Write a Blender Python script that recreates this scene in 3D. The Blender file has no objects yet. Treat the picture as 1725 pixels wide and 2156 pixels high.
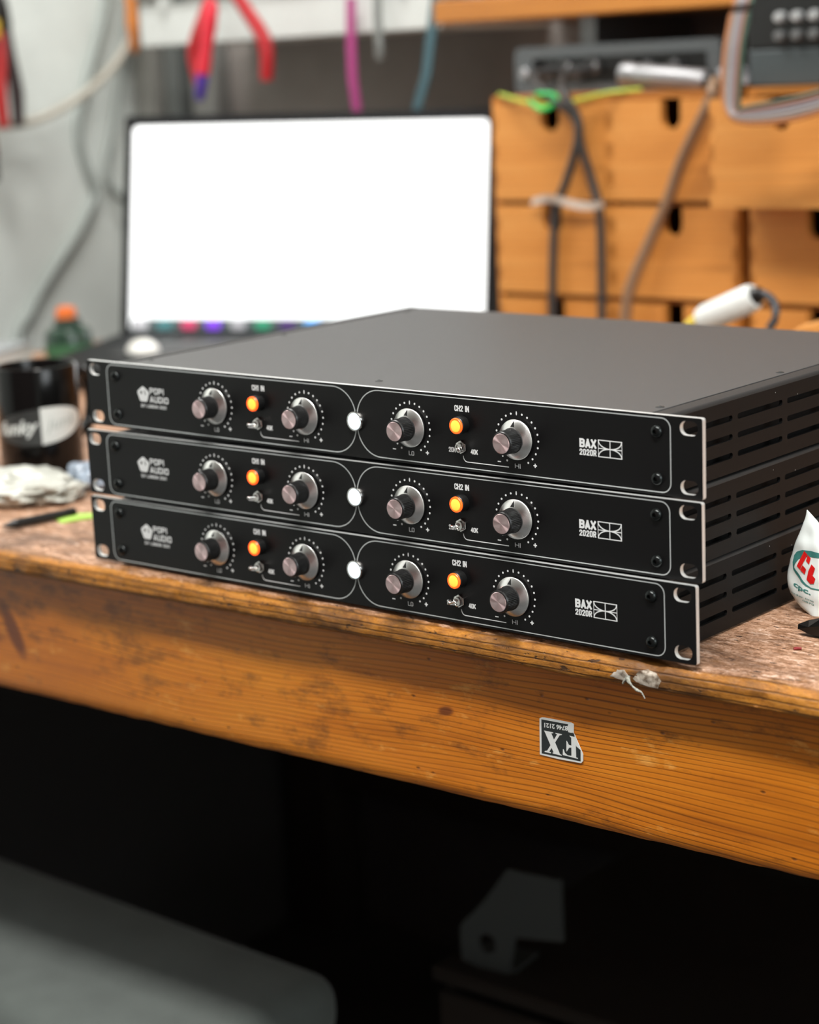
import bpy, bmesh, math, random
from mathutils import Vector, Matrix, noise
random.seed(7)
S = bpy.context.scene
COL = S.collection
PI = math.pi

# ------------------------------------------------------------------ camera
cam = bpy.data.cameras.new('camera')
cam.sensor_fit = 'HORIZONTAL'; cam.sensor_width = 36.0
cam.lens = 4200.5 / 1725 * 36.0
cam.clip_start = 0.05; cam.clip_end = 50
cam.dof.use_dof = True; cam.dof.focus_distance = 1.135; cam.dof.aperture_fstop = 6.5
cam.dof.aperture_blades = 0
camo = bpy.data.objects.new('camera', cam); COL.objects.link(camo)
camo.matrix_world = Matrix(((0.76777268, -0.10401788, 0.63222258, 0.78670166),
                            (0.63899723, 0.19666762, -0.74364265, -0.88047935),
                            (-0.04698558, 0.97493699, 0.21746316, 0.31895111),
                            (0, 0, 0, 1)))
S.camera = camo

# ------------------------------------------------------------------ world, exposure, large lights
wld = bpy.data.worlds.new('world'); S.world = wld; wld.use_nodes = True
wld.node_tree.nodes['Background'].inputs[0].default_value = (0.75, 0.85, 0.9, 1)
wld.node_tree.nodes['Background'].inputs[1].default_value = 0.25
S.view_settings.view_transform = 'Standard'; S.view_settings.look = 'None'
S.view_settings.exposure = 0.0; S.view_settings.gamma = 1.0
S.view_settings.use_curve_mapping = False

def area(name, loc, target, sx, sy, power, color):
    l = bpy.data.lights.new(name, 'AREA'); l.shape = 'RECTANGLE'; l.size = sx; l.size_y = sy
    l.energy = power; l.color = color
    o = bpy.data.objects.new(name, l); COL.objects.link(o); o.location = loc
    o.rotation_euler = (Vector(target) - Vector(loc)).to_track_quat('-Z', 'Y').to_euler()
    return o
CEIL = 1.62
area('window_daylight', (2.10, -0.35, 0.75), (0.2, 0.0, 0.1), 1.1, 1.1, 24, (0.93, 0.98, 1.0))

# ------------------------------------------------------------------ material helpers
MATS = {}
def newmat(name):
    m = bpy.data.materials.new(name); m.use_nodes = True
    return m, m.node_tree, m.node_tree.nodes['Principled BSDF']
def mat(name, color, rough=0.5, metal=0.0, spec=0.5, coat=0.0, emit=None, estr=0.0, trans=0.0, aniso=None,
        bump=None, vary=0.0, sheen=0.0, alpha=None):
    if name in MATS: return MATS[name]
    m, nt, b = newmat(name); N, L = nt.nodes, nt.links
    b.inputs['Base Color'].default_value = (*color, 1)
    b.inputs['Roughness'].default_value = rough; b.inputs['Metallic'].default_value = metal
    b.inputs['Specular IOR Level'].default_value = spec; b.inputs['Coat Weight'].default_value = coat
    b.inputs['Coat Roughness'].default_value = 0.1
    b.inputs['Transmission Weight'].default_value = trans
    b.inputs['Sheen Weight'].default_value = sheen
    if emit: b.inputs['Emission Color'].default_value = (*emit, 1); b.inputs['Emission Strength'].default_value = estr
    tc = N.new('ShaderNodeTexCoord')
    if aniso:
        b.inputs['Anisotropic'].default_value = aniso
        t = N.new('ShaderNodeTangent'); t.direction_type = 'RADIAL'; t.axis = 'Y'
        L.new(t.outputs[0], b.inputs['Tangent'])
    if bump:
        n = N.new('ShaderNodeTexNoise'); n.inputs['Scale'].default_value = bump[0]; n.inputs['Detail'].default_value = 4
        L.new(tc.outputs['Object'], n.inputs['Vector'])
        bp = N.new('ShaderNodeBump'); bp.inputs['Strength'].default_value = bump[1]; bp.inputs['Distance'].default_value = bump[2]
        L.new(n.outputs[0], bp.inputs['Height']); L.new(bp.outputs[0], b.inputs['Normal'])
    # slight natural variation of the colour so that no surface is perfectly even
    n = N.new('ShaderNodeTexNoise'); n.inputs['Scale'].default_value = 18; n.inputs['Detail'].default_value = 5
    L.new(tc.outputs['Object'], n.inputs['Vector'])
    r = N.new('ShaderNodeMapRange'); r.inputs['To Min'].default_value = 1 - (vary or .06); r.inputs['To Max'].default_value = 1 + (vary or .06)
    L.new(n.outputs[0], r.inputs['Value'])
    mx = N.new('ShaderNodeMix'); mx.data_type = 'RGBA'; mx.blend_type = 'MULTIPLY'; mx.inputs[0].default_value = 1
    mx.inputs[6].default_value = (*color, 1); L.new(r.outputs[0], mx.inputs[7]); L.new(mx.outputs[2], b.inputs['Base Color'])
    MATS[name] = m
    return m

def ramp(N, stops):
    r = N.new('ShaderNodeValToRGB'); e = r.color_ramp.elements
    while len(e) < len(stops): e.new(0.5)
    for i, (p, c) in enumerate(stops):
        e[i].position = p; e[i].color = (*c, 1) if len(c) == 3 else c
    return r
def nz(nt, vec, scale, detail=4, rough=.5, dist=0):
    n = nt.nodes.new('ShaderNodeTexNoise'); n.inputs['Scale'].default_value = scale
    n.inputs['Detail'].default_value = detail; n.inputs['Roughness'].default_value = rough; n.inputs['Distortion'].default_value = dist
    nt.links.new(vec, n.inputs['Vector']); return n.outputs[0]
def mapping(nt, vec, scale=(1, 1, 1), loc=(0, 0, 0)):
    m = nt.nodes.new('ShaderNodeMapping'); m.inputs['Scale'].default_value = scale; m.inputs['Location'].default_value = loc
    nt.links.new(vec, m.inputs['Vector']); return m.outputs[0]
def mixc(nt, fac, a, b, mode='MIX'):
    m = nt.nodes.new('ShaderNodeMix'); m.data_type = 'RGBA'; m.blend_type = mode
    for v, i in ((fac, 0), (a, 6), (b, 7)):
        if hasattr(v, 'links') or hasattr(v, 'is_linked'): nt.links.new(v, m.inputs[i])
        elif i == 0: m.inputs[0].default_value = v
        else: m.inputs[i].default_value = (*v, 1)
    return m.outputs[2]
def math_(nt, op, a, b=0.0):
    m = nt.nodes.new('ShaderNodeMath'); m.operation = op
    for i, v in enumerate((a, b)):
        if hasattr(v, 'is_linked'): nt.links.new(v, m.inputs[i])
        else: m.inputs[i].default_value = v
    return m.outputs[0]

def wood(name, dark, mid, light, line_period=0.0036, warp=0.012, rough=.38, stains=0.5, coat=.25, seed=0.0, linestr=.75, spots=True, wfreq=(2.2, 9, 9), knots=()):
    """pine board, grain running along x"""
    if name in MATS: return MATS[name]
    m, nt, b = newmat(name); N, L = nt.nodes, nt.links
    tc = N.new('ShaderNodeTexCoord'); obj = mapping(nt, tc.outputs['Object'], loc=(seed, seed * .37, seed * .11))
    # warped height coordinate -> growth lines
    wn = nz(nt, mapping(nt, obj, wfreq), 1.0, 2, .45)
    sx = N.new('ShaderNodeSeparateXYZ'); L.new(obj, sx.inputs[0])
    zz = math_(nt, 'ADD', math_(nt, 'ADD', sx.outputs[2], math_(nt, 'MULTIPLY', sx.outputs[1], 0.8)), math_(nt, 'MULTIPLY', wn, warp * 2))
    # uneven spacing of the rings
    un = nz(nt, mapping(nt, obj, (.5, 42, 42)), 1.0, 2)
    ph = math_(nt, 'ADD', math_(nt, 'MULTIPLY', zz, 2 * PI / line_period), math_(nt, 'MULTIPLY', un, 15.0))
    sn = math_(nt, 'ADD', math_(nt, 'MULTIPLY', math_(nt, 'SINE', ph), .5), .5)
    lines = math_(nt, 'POWER', sn, 7.0)
    strk = nz(nt, mapping(nt, obj, (9, 420, 420)), 1.0, 4, .65)
    big = nz(nt, mapping(nt, obj, (4, 14, 14)), 1.0, 4, .6)
    r1 = ramp(N, [(.28, dark), (.5, mid), (.75, light)]); L.new(math_(nt, 'ADD', math_(nt, 'MULTIPLY', strk, .35), math_(nt, 'MULTIPLY', big, .65)), r1.inputs[0])
    lf = math_(nt, 'MULTIPLY', lines, math_(nt, 'MULTIPLY', math_(nt, 'POWER', math_(nt, 'MULTIPLY', nz(nt, mapping(nt, obj, (2.5, 22, 22), (3, 1, 2)), 1.0, 3), 1.7), 2.2), linestr))
    col = mixc(nt, lf, r1.outputs[0], tuple(c * .33 for c in dark))
    hgt = math_(nt, 'MULTIPLY', lines, -.35)
    if spots:
        # small dents, scuffs, grime in places
        g1 = nz(nt, mapping(nt, obj, (40, 90, 90)), 1.0, 5, .7)
        gm = nz(nt, mapping(nt, obj, (5, 9, 9), (5, 2, 8)), 1.0, 2)
        gr = ramp(N, [(.565, (0, 0, 0)), (.66, (1, 1, 1))]); L.new(math_(nt, 'ADD', math_(nt, 'MULTIPLY', g1, .62), math_(nt, 'MULTIPLY', gm, .42)), gr.inputs[0])
        col = mixc(nt, math_(nt, 'MULTIPLY', gr.outputs[0], stains), col, (.03, .014, .006))
        v = N.new('ShaderNodeTexVoronoi'); v.inputs['Scale'].default_value = 1.0; v.feature = 'F1'
        L.new(mapping(nt, obj, (62, 120, 120)), v.inputs['Vector'])
        vd = ramp(N, [(.05, (1, 1, 1)), (.13, (0, 0, 0))]); L.new(v.outputs['Distance'], vd.inputs[0])
        keep = ramp(N, [(.66, (0, 0, 0)), (.68, (1, 1, 1))])
        vs = N.new('ShaderNodeSeparateColor'); L.new(v.outputs['Color'], vs.inputs[0]); L.new(vs.outputs[0], keep.inputs[0])
        dent = math_(nt, 'MULTIPLY', vd.outputs[0], keep.outputs[0])
        col = mixc(nt, math_(nt, 'MULTIPLY', dent, .7), col, (.05, .02, .008))
        # pale rubbed patches
        pr_ = nz(nt, mapping(nt, obj, (22, 55, 55), (2, 7, 1)), 1.0, 5, .75)
        pr2 = ramp(N, [(.60, (0, 0, 0)), (.70, (1, 1, 1))]); L.new(pr_, pr2.inputs[0])
        col = mixc(nt, math_(nt, 'MULTIPLY', pr2.outputs[0], .40), col, tuple(min(1, c * 1.5 + .10) for c in light))
        hgt = math_(nt, 'SUBTRACT', hgt, math_(nt, 'MULTIPLY', dent, 1.2))
    for kx, kz, ra, rb, an in knots:
        dx = math_(nt, 'SUBTRACT', sx.outputs[0], kx); dz = math_(nt, 'SUBTRACT', sx.outputs[2], kz); ca_, sa_ = math.cos(an), math.sin(an)
        u = math_(nt, 'DIVIDE', math_(nt, 'ADD', math_(nt, 'MULTIPLY', dx, ca_), math_(nt, 'MULTIPLY', dz, sa_)), ra)
        v2 = math_(nt, 'DIVIDE', math_(nt, 'SUBTRACT', math_(nt, 'MULTIPLY', dz, ca_), math_(nt, 'MULTIPLY', dx, sa_)), rb)
        r2 = math_(nt, 'ADD', math_(nt, 'ADD', math_(nt, 'MULTIPLY', u, u), math_(nt, 'MULTIPLY', v2, v2)), math_(nt, 'MULTIPLY', math_(nt, 'SUBTRACT', big, .5), 1.5))
        kr = ramp(N, [(.25, (1, 1, 1)), (1.0, (0, 0, 0))]); L.new(r2, kr.inputs[0])
        col = mixc(nt, math_(nt, 'MULTIPLY', kr.outputs[0], .85), col, (.10, .018, .004))
    L.new(col, b.inputs['Base Color'])
    rr = N.new('ShaderNodeMapRange'); rr.inputs['To Min'].default_value = rough - .1; rr.inputs['To Max'].default_value = rough + .18
    L.new(big, rr.inputs[0]); L.new(rr.outputs[0], b.inputs['Roughness'])
    b.inputs['Coat Weight'].default_value = coat; b.inputs['Coat Roughness'].default_value = .25
    bp = N.new('ShaderNodeBump'); bp.inputs['Strength'].default_value = .5; bp.inputs['Distance'].default_value = .0006
    L.new(math_(nt, 'ADD', hgt, math_(nt, 'MULTIPLY', strk, .5)), bp.inputs['Height']); L.new(bp.outputs[0], b.inputs['Normal'])
    MATS[name] = m
    return m

def worn_top():
    """worn bench top: bare fibrous pale wood, stains, old varnish left in streaks"""
    m, nt, b = newmat('worn_bench_top'); N, L = nt.nodes, nt.links
    tc = N.new('ShaderNodeTexCoord'); obj = tc.outputs['Object']
    fib = nz(nt, mapping(nt, obj, (42, 170, 170)), 1.0, 7, .78, 1.4)
    fib2 = nz(nt, mapping(nt, obj, (190, 430, 430)), 1.0, 5, .75, 1.8)
    big = nz(nt, mapping(nt, obj, (7, 11, 11)), 1.0, 5, .65)
    mid = nz(nt, mapping(nt, obj, (26, 60, 60), (1, 3, 2)), 1.0, 5, .7)
    f = math_(nt, 'ADD', math_(nt, 'MULTIPLY', fib, .55), math_(nt, 'MULTIPLY', fib2, .45))
    r1 = ramp(N, [(.36, (.05, .022, .011)), (.46, (.26, .125, .06)), (.54, (.55, .32, .20)), (.64, (.90, .72, .60))]); L.new(f, r1.inputs[0])
    r2 = ramp(N, [(.33, (.14, .045, .006)), (.48, (.44, .165, .018)), (.66, (.66, .29, .045))]); L.new(f, r2.inputs[0])
    # varnish survives on the nose, bare on the flat
    sx = N.new('ShaderNodeSeparateXYZ'); L.new(obj, sx.inputs[0])
    edge = N.new('ShaderNodeMapRange'); edge.inputs['From Min'].default_value = -.0001; edge.inputs['From Max'].default_value = -.0042
    L.new(sx.outputs[2], edge.inputs[0])
    ve = math_(nt, 'ADD', edge.outputs[0], math_(nt, 'MULTIPLY', math_(nt, 'SUBTRACT', mid, .5), 2.0))
    vr = ramp(N, [(.25, (0, 0, 0)), (.6, (1, 1, 1))]); L.new(ve, vr.inputs[0])
    col = mixc(nt, vr.outputs[0], r1.outputs[0], r2.outputs[0])
    st = ramp(N, [(.485, (0, 0, 0)), (.60, (1, 1, 1))]); L.new(math_(nt, 'ADD', math_(nt, 'MULTIPLY', big, .55), math_(nt, 'MULTIPLY', mid, .45)), st.inputs[0])
    col = mixc(nt, math_(nt, 'MULTIPLY', st.outputs[0], .68), col, (.055, .028, .017))
    # long growth lines and cracks on the nose
    wn = nz(nt, mapping(nt, obj, (3, 30, 30)), 1.0, 3)
    ph = math_(nt, 'ADD', math_(nt, 'MULTIPLY', sx.outputs[2], 2 * PI / .0042), math_(nt, 'MULTIPLY', wn, 9.0))
    ln = math_(nt, 'POWER', math_(nt, 'ADD', math_(nt, 'MULTIPLY', math_(nt, 'SINE', ph), .5), .5), 8.0)
    col = mixc(nt, math_(nt, 'MULTIPLY', math_(nt, 'MULTIPLY', ln, vr.outputs[0]), .75), col, (.05, .018, .005))
    ck = nz(nt, mapping(nt, obj, (110, 260, 260), (4, 4, 4)), 1.0, 3, .6)
    cr = ramp(N, [(.63, (0, 0, 0)), (.675, (1, 1, 1))]); L.new(ck, cr.inputs[0])
    col = mixc(nt, math_(nt, 'MULTIPLY', cr.outputs[0], .85), col, (.03, .014, .008))
    L.new(col, b.inputs['Base Color'])
    rr = N.new('ShaderNodeMapRange'); rr.inputs['To Min'].default_value = .62; rr.inputs['To Max'].default_value = .36
    L.new(vr.outputs[0], rr.inputs[0]); L.new(rr.outputs[0], b.inputs['Roughness'])
    bp = N.new('ShaderNodeBump'); bp.inputs['Strength'].default_value = .8; bp.inputs['Distance'].default_value = .0009
    h = math_(nt, 'SUBTRACT', f, math_(nt, 'MULTIPLY', math_(nt, 'ADD', ln, cr.outputs[0]), .4))
    L.new(h, bp.inputs['Height']); L.new(bp.outputs[0], b.inputs['Normal'])
    return m

def powder(name, color, rough, dust=True):
    m, nt, b = newmat(name); N, L = nt.nodes, nt.links
    tc = N.new('ShaderNodeTexCoord'); obj = tc.outputs['Object']
    fine = nz(nt, obj, 2600, 2, .6)
    bp = N.new('ShaderNodeBump'); bp.inputs['Strength'].default_value = .30; bp.inputs['Distance'].default_value = .00025
    L.new(fine, bp.inputs['Height']); L.new(bp.outputs[0], b.inputs['Normal'])
    v = N.new('ShaderNodeTexVoronoi'); v.inputs['Scale'].default_value = 120; L.new(obj, v.inputs['Vector'])
    d = ramp(N, [(.035, (1, 1, 1)), (.06, (0, 0, 0))]); L.new(v.outputs['Distance'], d.inputs[0])
    vs = N.new('ShaderNodeSeparateColor'); L.new(v.outputs['Color'], vs.inputs[0])
    k = ramp(N, [(.86, (0, 0, 0)), (.87, (1, 1, 1))]); L.new(vs.outputs[0], k.inputs[0])
    fac = math_(nt, 'MULTIPLY', math_(nt, 'MULTIPLY', d.outputs[0], k.outputs[0]), .5 if dust else 0)
    L.new(mixc(nt, fac, color, (.5, .5, .5)), b.inputs['Base Color'])
    b.inputs['Roughness'].default_value = rough
    MATS[name] = m; return m

def gradient_free_plaster(name, color, scale=9, amp=.10, bump=.25):
    m, nt, b = newmat(name); N, L = nt.nodes, nt.links
    tc = N.new('ShaderNodeTexCoord'); obj = tc.outputs['Object']
    n = nz(nt, obj, scale, 6, .6)
    r = ramp(N, [(.3, tuple(c * (1 - amp) for c in color)), (.7, tuple(min(1, c * (1 + amp)) for c in color))]); L.new(n, r.inputs[0])
    L.new(r.outputs[0], b.inputs['Base Color']); b.inputs['Roughness'].default_value = .8
    bp = N.new('ShaderNodeBump'); bp.inputs['Strength'].default_value = bump; bp.inputs['Distance'].default_value = .002
    L.new(nz(nt, obj, 160, 4), bp.inputs['Height']); L.new(bp.outputs[0], b.inputs['Normal'])
    return m

M_BLACK = powder('anodised_black_panel', (.0045, .0045, .0048), .36, True)
M_BLACK.node_tree.nodes['Principled BSDF'].inputs['Specular IOR Level'].default_value = .28
M_LID = powder('black_powder_coat', (.043, .0445, .0455), .46, True)
M_LID.node_tree.nodes['Principled BSDF'].inputs['Specular IOR Level'].default_value = 1.0
M_SIDE = powder('black_extrusion', (.0045, .0045, .0045), .5, True)
M_SIDE.node_tree.nodes['Principled BSDF'].inputs['Specular IOR Level'].default_value = .18
M_SHOULDER = powder('black_shoulder', (.020, .020, .020), .5, False)
M_DARK = mat('dark_interior', (.004, .004, .004), .7)
M_EDGE = mat('bare_aluminium_edge', (.86, .88, .87), .45, .7)
M_PRINT = mat('white_silkscreen', (.78, .80, .80), .5)
M_LINE = mat('engraved_line', (.66, .70, .70), .38, .35)
M_SKIRT = mat('spun_aluminium', (.90, .90, .89), .24, 1.0, aniso=.9)
M_CAP = mat('spun_cap', (.90, .68, .69), .33, 1.0, aniso=.97)  # pink reflection put into the metal colour
M_RUBBER = mat('black_plastic', (.007, .007, .007), .35)
M_CHROME = mat('chrome', (.78, .77, .75), .12, 1.0)
M_SCREW = mat('black_screw', (.020, .023, .023), .20, .7)
M_AMBER = mat('amber_lamp_rim', (.9, .12, .01), .3, emit=(1.0, .085, .008), estr=1.5)
M_AMBER2 = mat('amber_lamp_core', (.9, .35, .05), .3, emit=(1.0, .36, .035), estr=1.7)
M_WHITELED = mat('white_lamp', (.9, .95, 1), .3, emit=(.74, .94, 1.0), estr=1.35)

# ------------------------------------------------------------------ mesh helpers
def link(o, parent=None):
    COL.objects.link(o)
    if parent is not None: o.parent = parent
    return o
def obj(name, me, parent=None, loc=None, rot=None):
    o = bpy.data.objects.new(name, me); link(o, parent)
    if loc is not None: o.location = loc
    if rot is not None: o.rotation_euler = rot
    return o
def empty(name, loc=(0, 0, 0), rot=(0, 0, 0), parent=None):
    o = bpy.data.objects.new(name, None); o.empty_display_size = .02; link(o, parent)
    o.location = loc; o.rotation_euler = rot
    return o
def tag(o, label, cat, group=None):
    o['label'] = label; o['category'] = cat
    if group: o['group'] = group
    return o

class MB:
    def __init__(s): s.bm = bmesh.new()
    def box(s, x0, x1, y0, y1, z0, z1, mi=0):
        r = bmesh.ops.create_cube(s.bm, size=1)
        for v in r['verts']:
            v.co = Vector(((x0 + x1) / 2 + v.co.x * (x1 - x0), (y0 + y1) / 2 + v.co.y * (y1 - y0), (z0 + z1) / 2 + v.co.z * (z1 - z0)))
        for f in {f for v in r['verts'] for f in v.link_faces}: f.material_index = mi
        return s
    def rings(s, rings, closed=False, cap=True, mi=0, wrap=True):
        vr = [[s.bm.verts.new(p) for p in r] for r in rings]
        n = len(rings[0]); R = list(range(len(vr)))
        pairs = list(zip(R, R[1:])) + ([(R[-1], 0)] if closed else [])
        for a, b in pairs:
            for i in range(n if wrap else n - 1):
                j = (i + 1) % n
                f = s.bm.faces.new((vr[a][i], vr[a][j], vr[b][j], vr[b][i])); f.material_index = mi
        if cap and not closed:
            for r in (vr[0], vr[-1]):
                try: f = s.bm.faces.new(r); f.material_index = mi
                except ValueError: pass
        return vr
    def lathe(s, prof, n=32, axis='Z', c=(0, 0, 0), cap=True, mi=0, mod=None):
        rr = []
        for k, (r, h) in enumerate(prof):
            ring = []
            for i in range(n):
                a = 2 * PI * i / n; q = r * (mod(i, k) if mod else 1)
                if axis == 'Z': p = (q * math.cos(a), q * math.sin(a), h)
                elif axis == '-Y': p = (q * math.cos(a), -h, q * math.sin(a))
                else: p = (h, q * math.cos(a), q * math.sin(a))
                ring.append((p[0] + c[0], p[1] + c[1], p[2] + c[2]))
            rr.append(ring)
        s.rings(rr, cap=cap, mi=mi); return s
    def tube(s, pts, r, n=10, mi=0, smoothpath=True, sub=6, cap=True):
        P = [Vector(p) for p in pts]
        rad = r if isinstance(r, (list, tuple)) else [r] * len(P)
        if smoothpath and len(P) > 2:
            Q, RR = [], []
            for i in range(len(P) - 1):
                p0, p1, p2, p3 = P[max(i - 1, 0)], P[i], P[i + 1], P[min(i + 2, len(P) - 1)]
                for k in range(sub):
                    t = k / sub
                    Q.append(.5 * ((2 * p1) + (p2 - p0) * t + (2 * p0 - 5 * p1 + 4 * p2 - p3) * t * t + (3 * p1 - p0 - 3 * p2 + p3) * t ** 3))
                    RR.append(rad[i] * (1 - t) + rad[i + 1] * t)
            Q.append(P[-1]); RR.append(rad[-1]); P, rad = Q, RR
        rr = []; up = Vector((.13, .31, .94))
        for i, p in enumerate(P):
            d = (P[min(i + 1, len(P) - 1)] - P[max(i - 1, 0)]).normalized()
            a = d.cross(up)
            if a.length < 1e-4: a = d.cross(Vector((1, 0, 0)))
            a.normalize(); b = d.cross(a)
            rr.append([p + (a * math.cos(2 * PI * k / n) + b * math.sin(2 * PI * k / n)) * rad[i] for k in range(n)])
        s.rings(rr, cap=cap, mi=mi); return s
    def prism(s, pts, y0, y1, plane='XZ', mi=0):
        """extrude a polygon (list of 2D points) between two offsets"""
        f3 = {'XZ': lambda p, o: (p[0], o, p[1]), 'XY': lambda p, o: (p[0], p[1], o), 'YZ': lambda p, o: (o, p[0], p[1])}[plane]
        s.rings([[f3(p, y0) for p in pts], [f3(p, y1) for p in pts]], mi=mi); return s
    def mesh(s, name, mats, smooth=None, bevel=None, fn=None):
        bm = s.bm
        bmesh.ops.recalc_face_normals(bm, faces=bm.faces)
        if bevel:
            es = [e for e in bm.edges if len(e.link_faces) == 2 and e.calc_face_angle(0) > .6]
            bmesh.ops.bevel(bm, geom=es, offset=bevel[0], segments=bevel[1], profile=.5, affect='EDGES', clamp_overlap=True)
        if fn: fn(bm)
        if smooth is not None:
            for f in bm.faces: f.smooth = True
            for e in bm.edges:
                e.smooth = not (len(e.link_faces) == 2 and e.calc_face_angle(0) > smooth)
        me = bpy.data.meshes.new(name); bm.to_mesh(me); bm.free()
        for m in (mats if isinstance(mats, (list, tuple)) else [mats]): me.materials.append(m)
        return me
def build(name, mb, mats, parent=None, smooth=None, bevel=None, loc=None, rot=None, fn=None):
    return obj(name, mb.mesh(name, mats, smooth, bevel, fn), parent, loc, rot)

def rrect(x0, x1, z0, z1, r, n=5):
    out = []
    for cx, cz, a0 in ((x1 - r, z1 - r, 0), (x0 + r, z1 - r, PI / 2), (x0 + r, z0 + r, PI), (x1 - r, z0 + r, 1.5 * PI)):
        for k in range(n + 1):
            a = a0 + PI / 2 * k / n; out.append((cx + r * math.cos(a), cz + r * math.sin(a)))
    return out
def plate(name, outline, holes, thick, mats, plane='XZ', edge_mi=0):
    """flat plate with real holes; XZ: front face at y=0, back at y=thick ; YZ: outer face x=0, inner x=-thick"""
    cu = bpy.data.curves.new(name, 'CURVE'); cu.dimensions = '2D'; cu.fill_mode = 'BOTH'; cu.extrude = thick / 2
    for pts in [outline] + holes:
        sp = cu.splines.new('POLY'); sp.points.add(len(pts) - 1); sp.use_cyclic_u = True
        for p, q in zip(sp.points, pts): p.co = (q[0], q[1], 0, 1)
    o = bpy.data.objects.new(name, cu); COL.objects.link(o)
    dg = bpy.context.evaluated_depsgraph_get()
    me = bpy.data.meshes.new_from_object(o.evaluated_get(dg), depsgraph=dg)
    bpy.data.objects.remove(o); bpy.data.curves.remove(cu)
    me.materials.clear()
    for m in mats: me.materials.append(m)
    for p in me.polygons:
        p.material_index = edge_mi if abs(p.normal.z) < .5 else 0; p.use_smooth = False
    for v in me.vertices:
        x, y, z = v.co
        if plane == 'XZ': v.co = (x, thick / 2 - z, y)
        elif plane == 'YZ': v.co = (z - thick / 2, x, y)
        else: v.co = (x, y, z)
    bm = bmesh.new(); bm.from_mesh(me); bmesh.ops.remove_doubles(bm, verts=bm.verts, dist=1e-7)
    bmesh.ops.recalc_face_normals(bm, faces=bm.faces); bm.to_mesh(me); bm.free()
    me.name = name
    return me
SK = [0]
def stroke(mb, pts, w, y=0.0, closed=False, t=.00004, mi=0):
    """thin printed line along 2D points in the XZ plane"""
    SK[0] = (SK[0] + 1) % 9; t = t + SK[0] * 3e-6
    P = [Vector((p[0], p[1])) for p in pts]; n = len(P); A, B = [], []
    for i in range(n):
        a = P[i - 1] if (i > 0 or closed) else P[i]; b = P[(i + 1) % n] if (i < n - 1 or closed) else P[i]
        d = (b - a).normalized(); q = Vector((-d.y, d.x)) * w / 2
        A.append(P[i] + q); B.append(P[i] - q)
    rr = [[(A[i].x, y - t, A[i].y), (B[i].x, y - t, B[i].y), (B[i].x, y, B[i].y), (A[i].x, y, A[i].y)] for i in range(n)]
    mb.rings(rr, closed=closed)
TXT = {}
def text_verts(s, bold=.02, shear=0.0):
    k = (s, bold, shear)
    if k not in TXT:
        cu = bpy.data.curves.new('t', 'FONT'); cu.body = s; cu.offset = bold; cu.shear = shear; cu.resolution_u = 3
        o = bpy.data.objects.new('t', cu); COL.objects.link(o)
        dg = bpy.context.evaluated_depsgraph_get()
        me = bpy.data.meshes.new_from_object(o.evaluated_get(dg), depsgraph=dg)
        V = [tuple(v.co[:2]) for v in me.vertices]; F = [tuple(p.vertices) for p in me.polygons]
        bpy.data.objects.remove(o); bpy.data.curves.remove(cu); bpy.data.meshes.remove(me)
        x0 = min(v[0] for v in V); x1 = max(v[0] for v in V); z0 = min(v[1] for v in V); z1 = max(v[1] for v in V)
        TXT[k] = ([((v[0] - x0) / (x1 - x0), (v[1] - z0) / (z1 - z0)) for v in V], F)
    return TXT[k]
def text(mb, s, fmap, bold=.02, shear=0.0, mi=0):
    """put a string into a bmesh; fmap maps the unit box (u right, v up) to 3D"""
    V, F = text_verts(s, bold, shear)
    vs = [mb.bm.verts.new(fmap(u, v)) for u, v in V]
    for f in F:
        try: q = mb.bm.faces.new([vs[i] for i in f]); q.material_index = mi
        except ValueError: pass
def tbox(x0, x1, z0, z1, y=-.00005):
    return lambda u, v: (x0 + u * (x1 - x0), y, z0 + v * (z1 - z0))
GL = {'C': [[(1, .76), (1, .88), (.8, 1), (.2, 1), (0, .88), (0, .12), (.2, 0), (.8, 0), (1, .12), (1, .24)]], 'H': [[(0, 0), (0, 1)], [(1, 0), (1, 1)], [(0, .5), (1, .5)]],
      '1': [[(.6, 0), (.6, 1)], [(.6, .95), (.1, .80)]], '2': [[(0, .74), (0, .88), (.2, 1), (.8, 1), (1, .88), (1, .66), (0, 0)], [(0, 0), (1, 0)]], 'I': [[(.5, 0), (.5, 1)]],
      'N': [[(0, 0), (0, 1)], [(0, 1), (1, 0)], [(1, 0), (1, 1)]], '4': [[(.75, 0), (.75, 1)], [(.75, 1), (0, .28)], [(0, .25), (1, .25)]],
      'O': [[(.2, 0), (.8, 0), (1, .12), (1, .88), (.8, 1), (.2, 1), (0, .88), (0, .12), (.2, 0)]], 'K': [[(0, 0), (0, 1)], [(.05, .38), (1, 1)], [(.35, .62), (1, 0)]],
      'B': [[(0, 0), (0, 1)], [(0, 1), (.75, 1), (1, .88), (1, .64), (.8, .53), (0, .53)], [(.75, .53), (1, .42), (1, .12), (.75, 0), (0, 0)]], 'A': [[(0, 0), (.5, 1)], [(.5, 1), (1, 0)], [(.18, .24), (.82, .24)]],
      'X': [[(0, 0), (1, 1)], [(0, 1), (1, 0)]], 'R': [[(0, 0), (0, 1)], [(0, 1), (.75, 1), (1, .88), (1, .60), (.8, .48), (0, .48)], [(.5, .48), (1, 0)]], 'L': [[(0, 1), (0, 0)], [(0, 0), (1, 0)]],
      'P': [[(0, 0), (0, 1)], [(0, 1), (.8, 1), (1, .88), (1, .58), (.8, .45), (0, .45)]], 'U': [[(0, 1), (0, .12), (.2, 0), (.8, 0), (1, .12), (1, 1)]],
      'D': [[(0, 0), (0, 1)], [(0, 1), (.7, 1), (1, .86), (1, .14), (.7, 0), (0, 0)]], 'Y': [[(0, 1), (.5, .45)], [(1, 1), (.5, .45)], [(.5, .5), (.5, 0)]]}
GL['0'] = GL['O']
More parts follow.
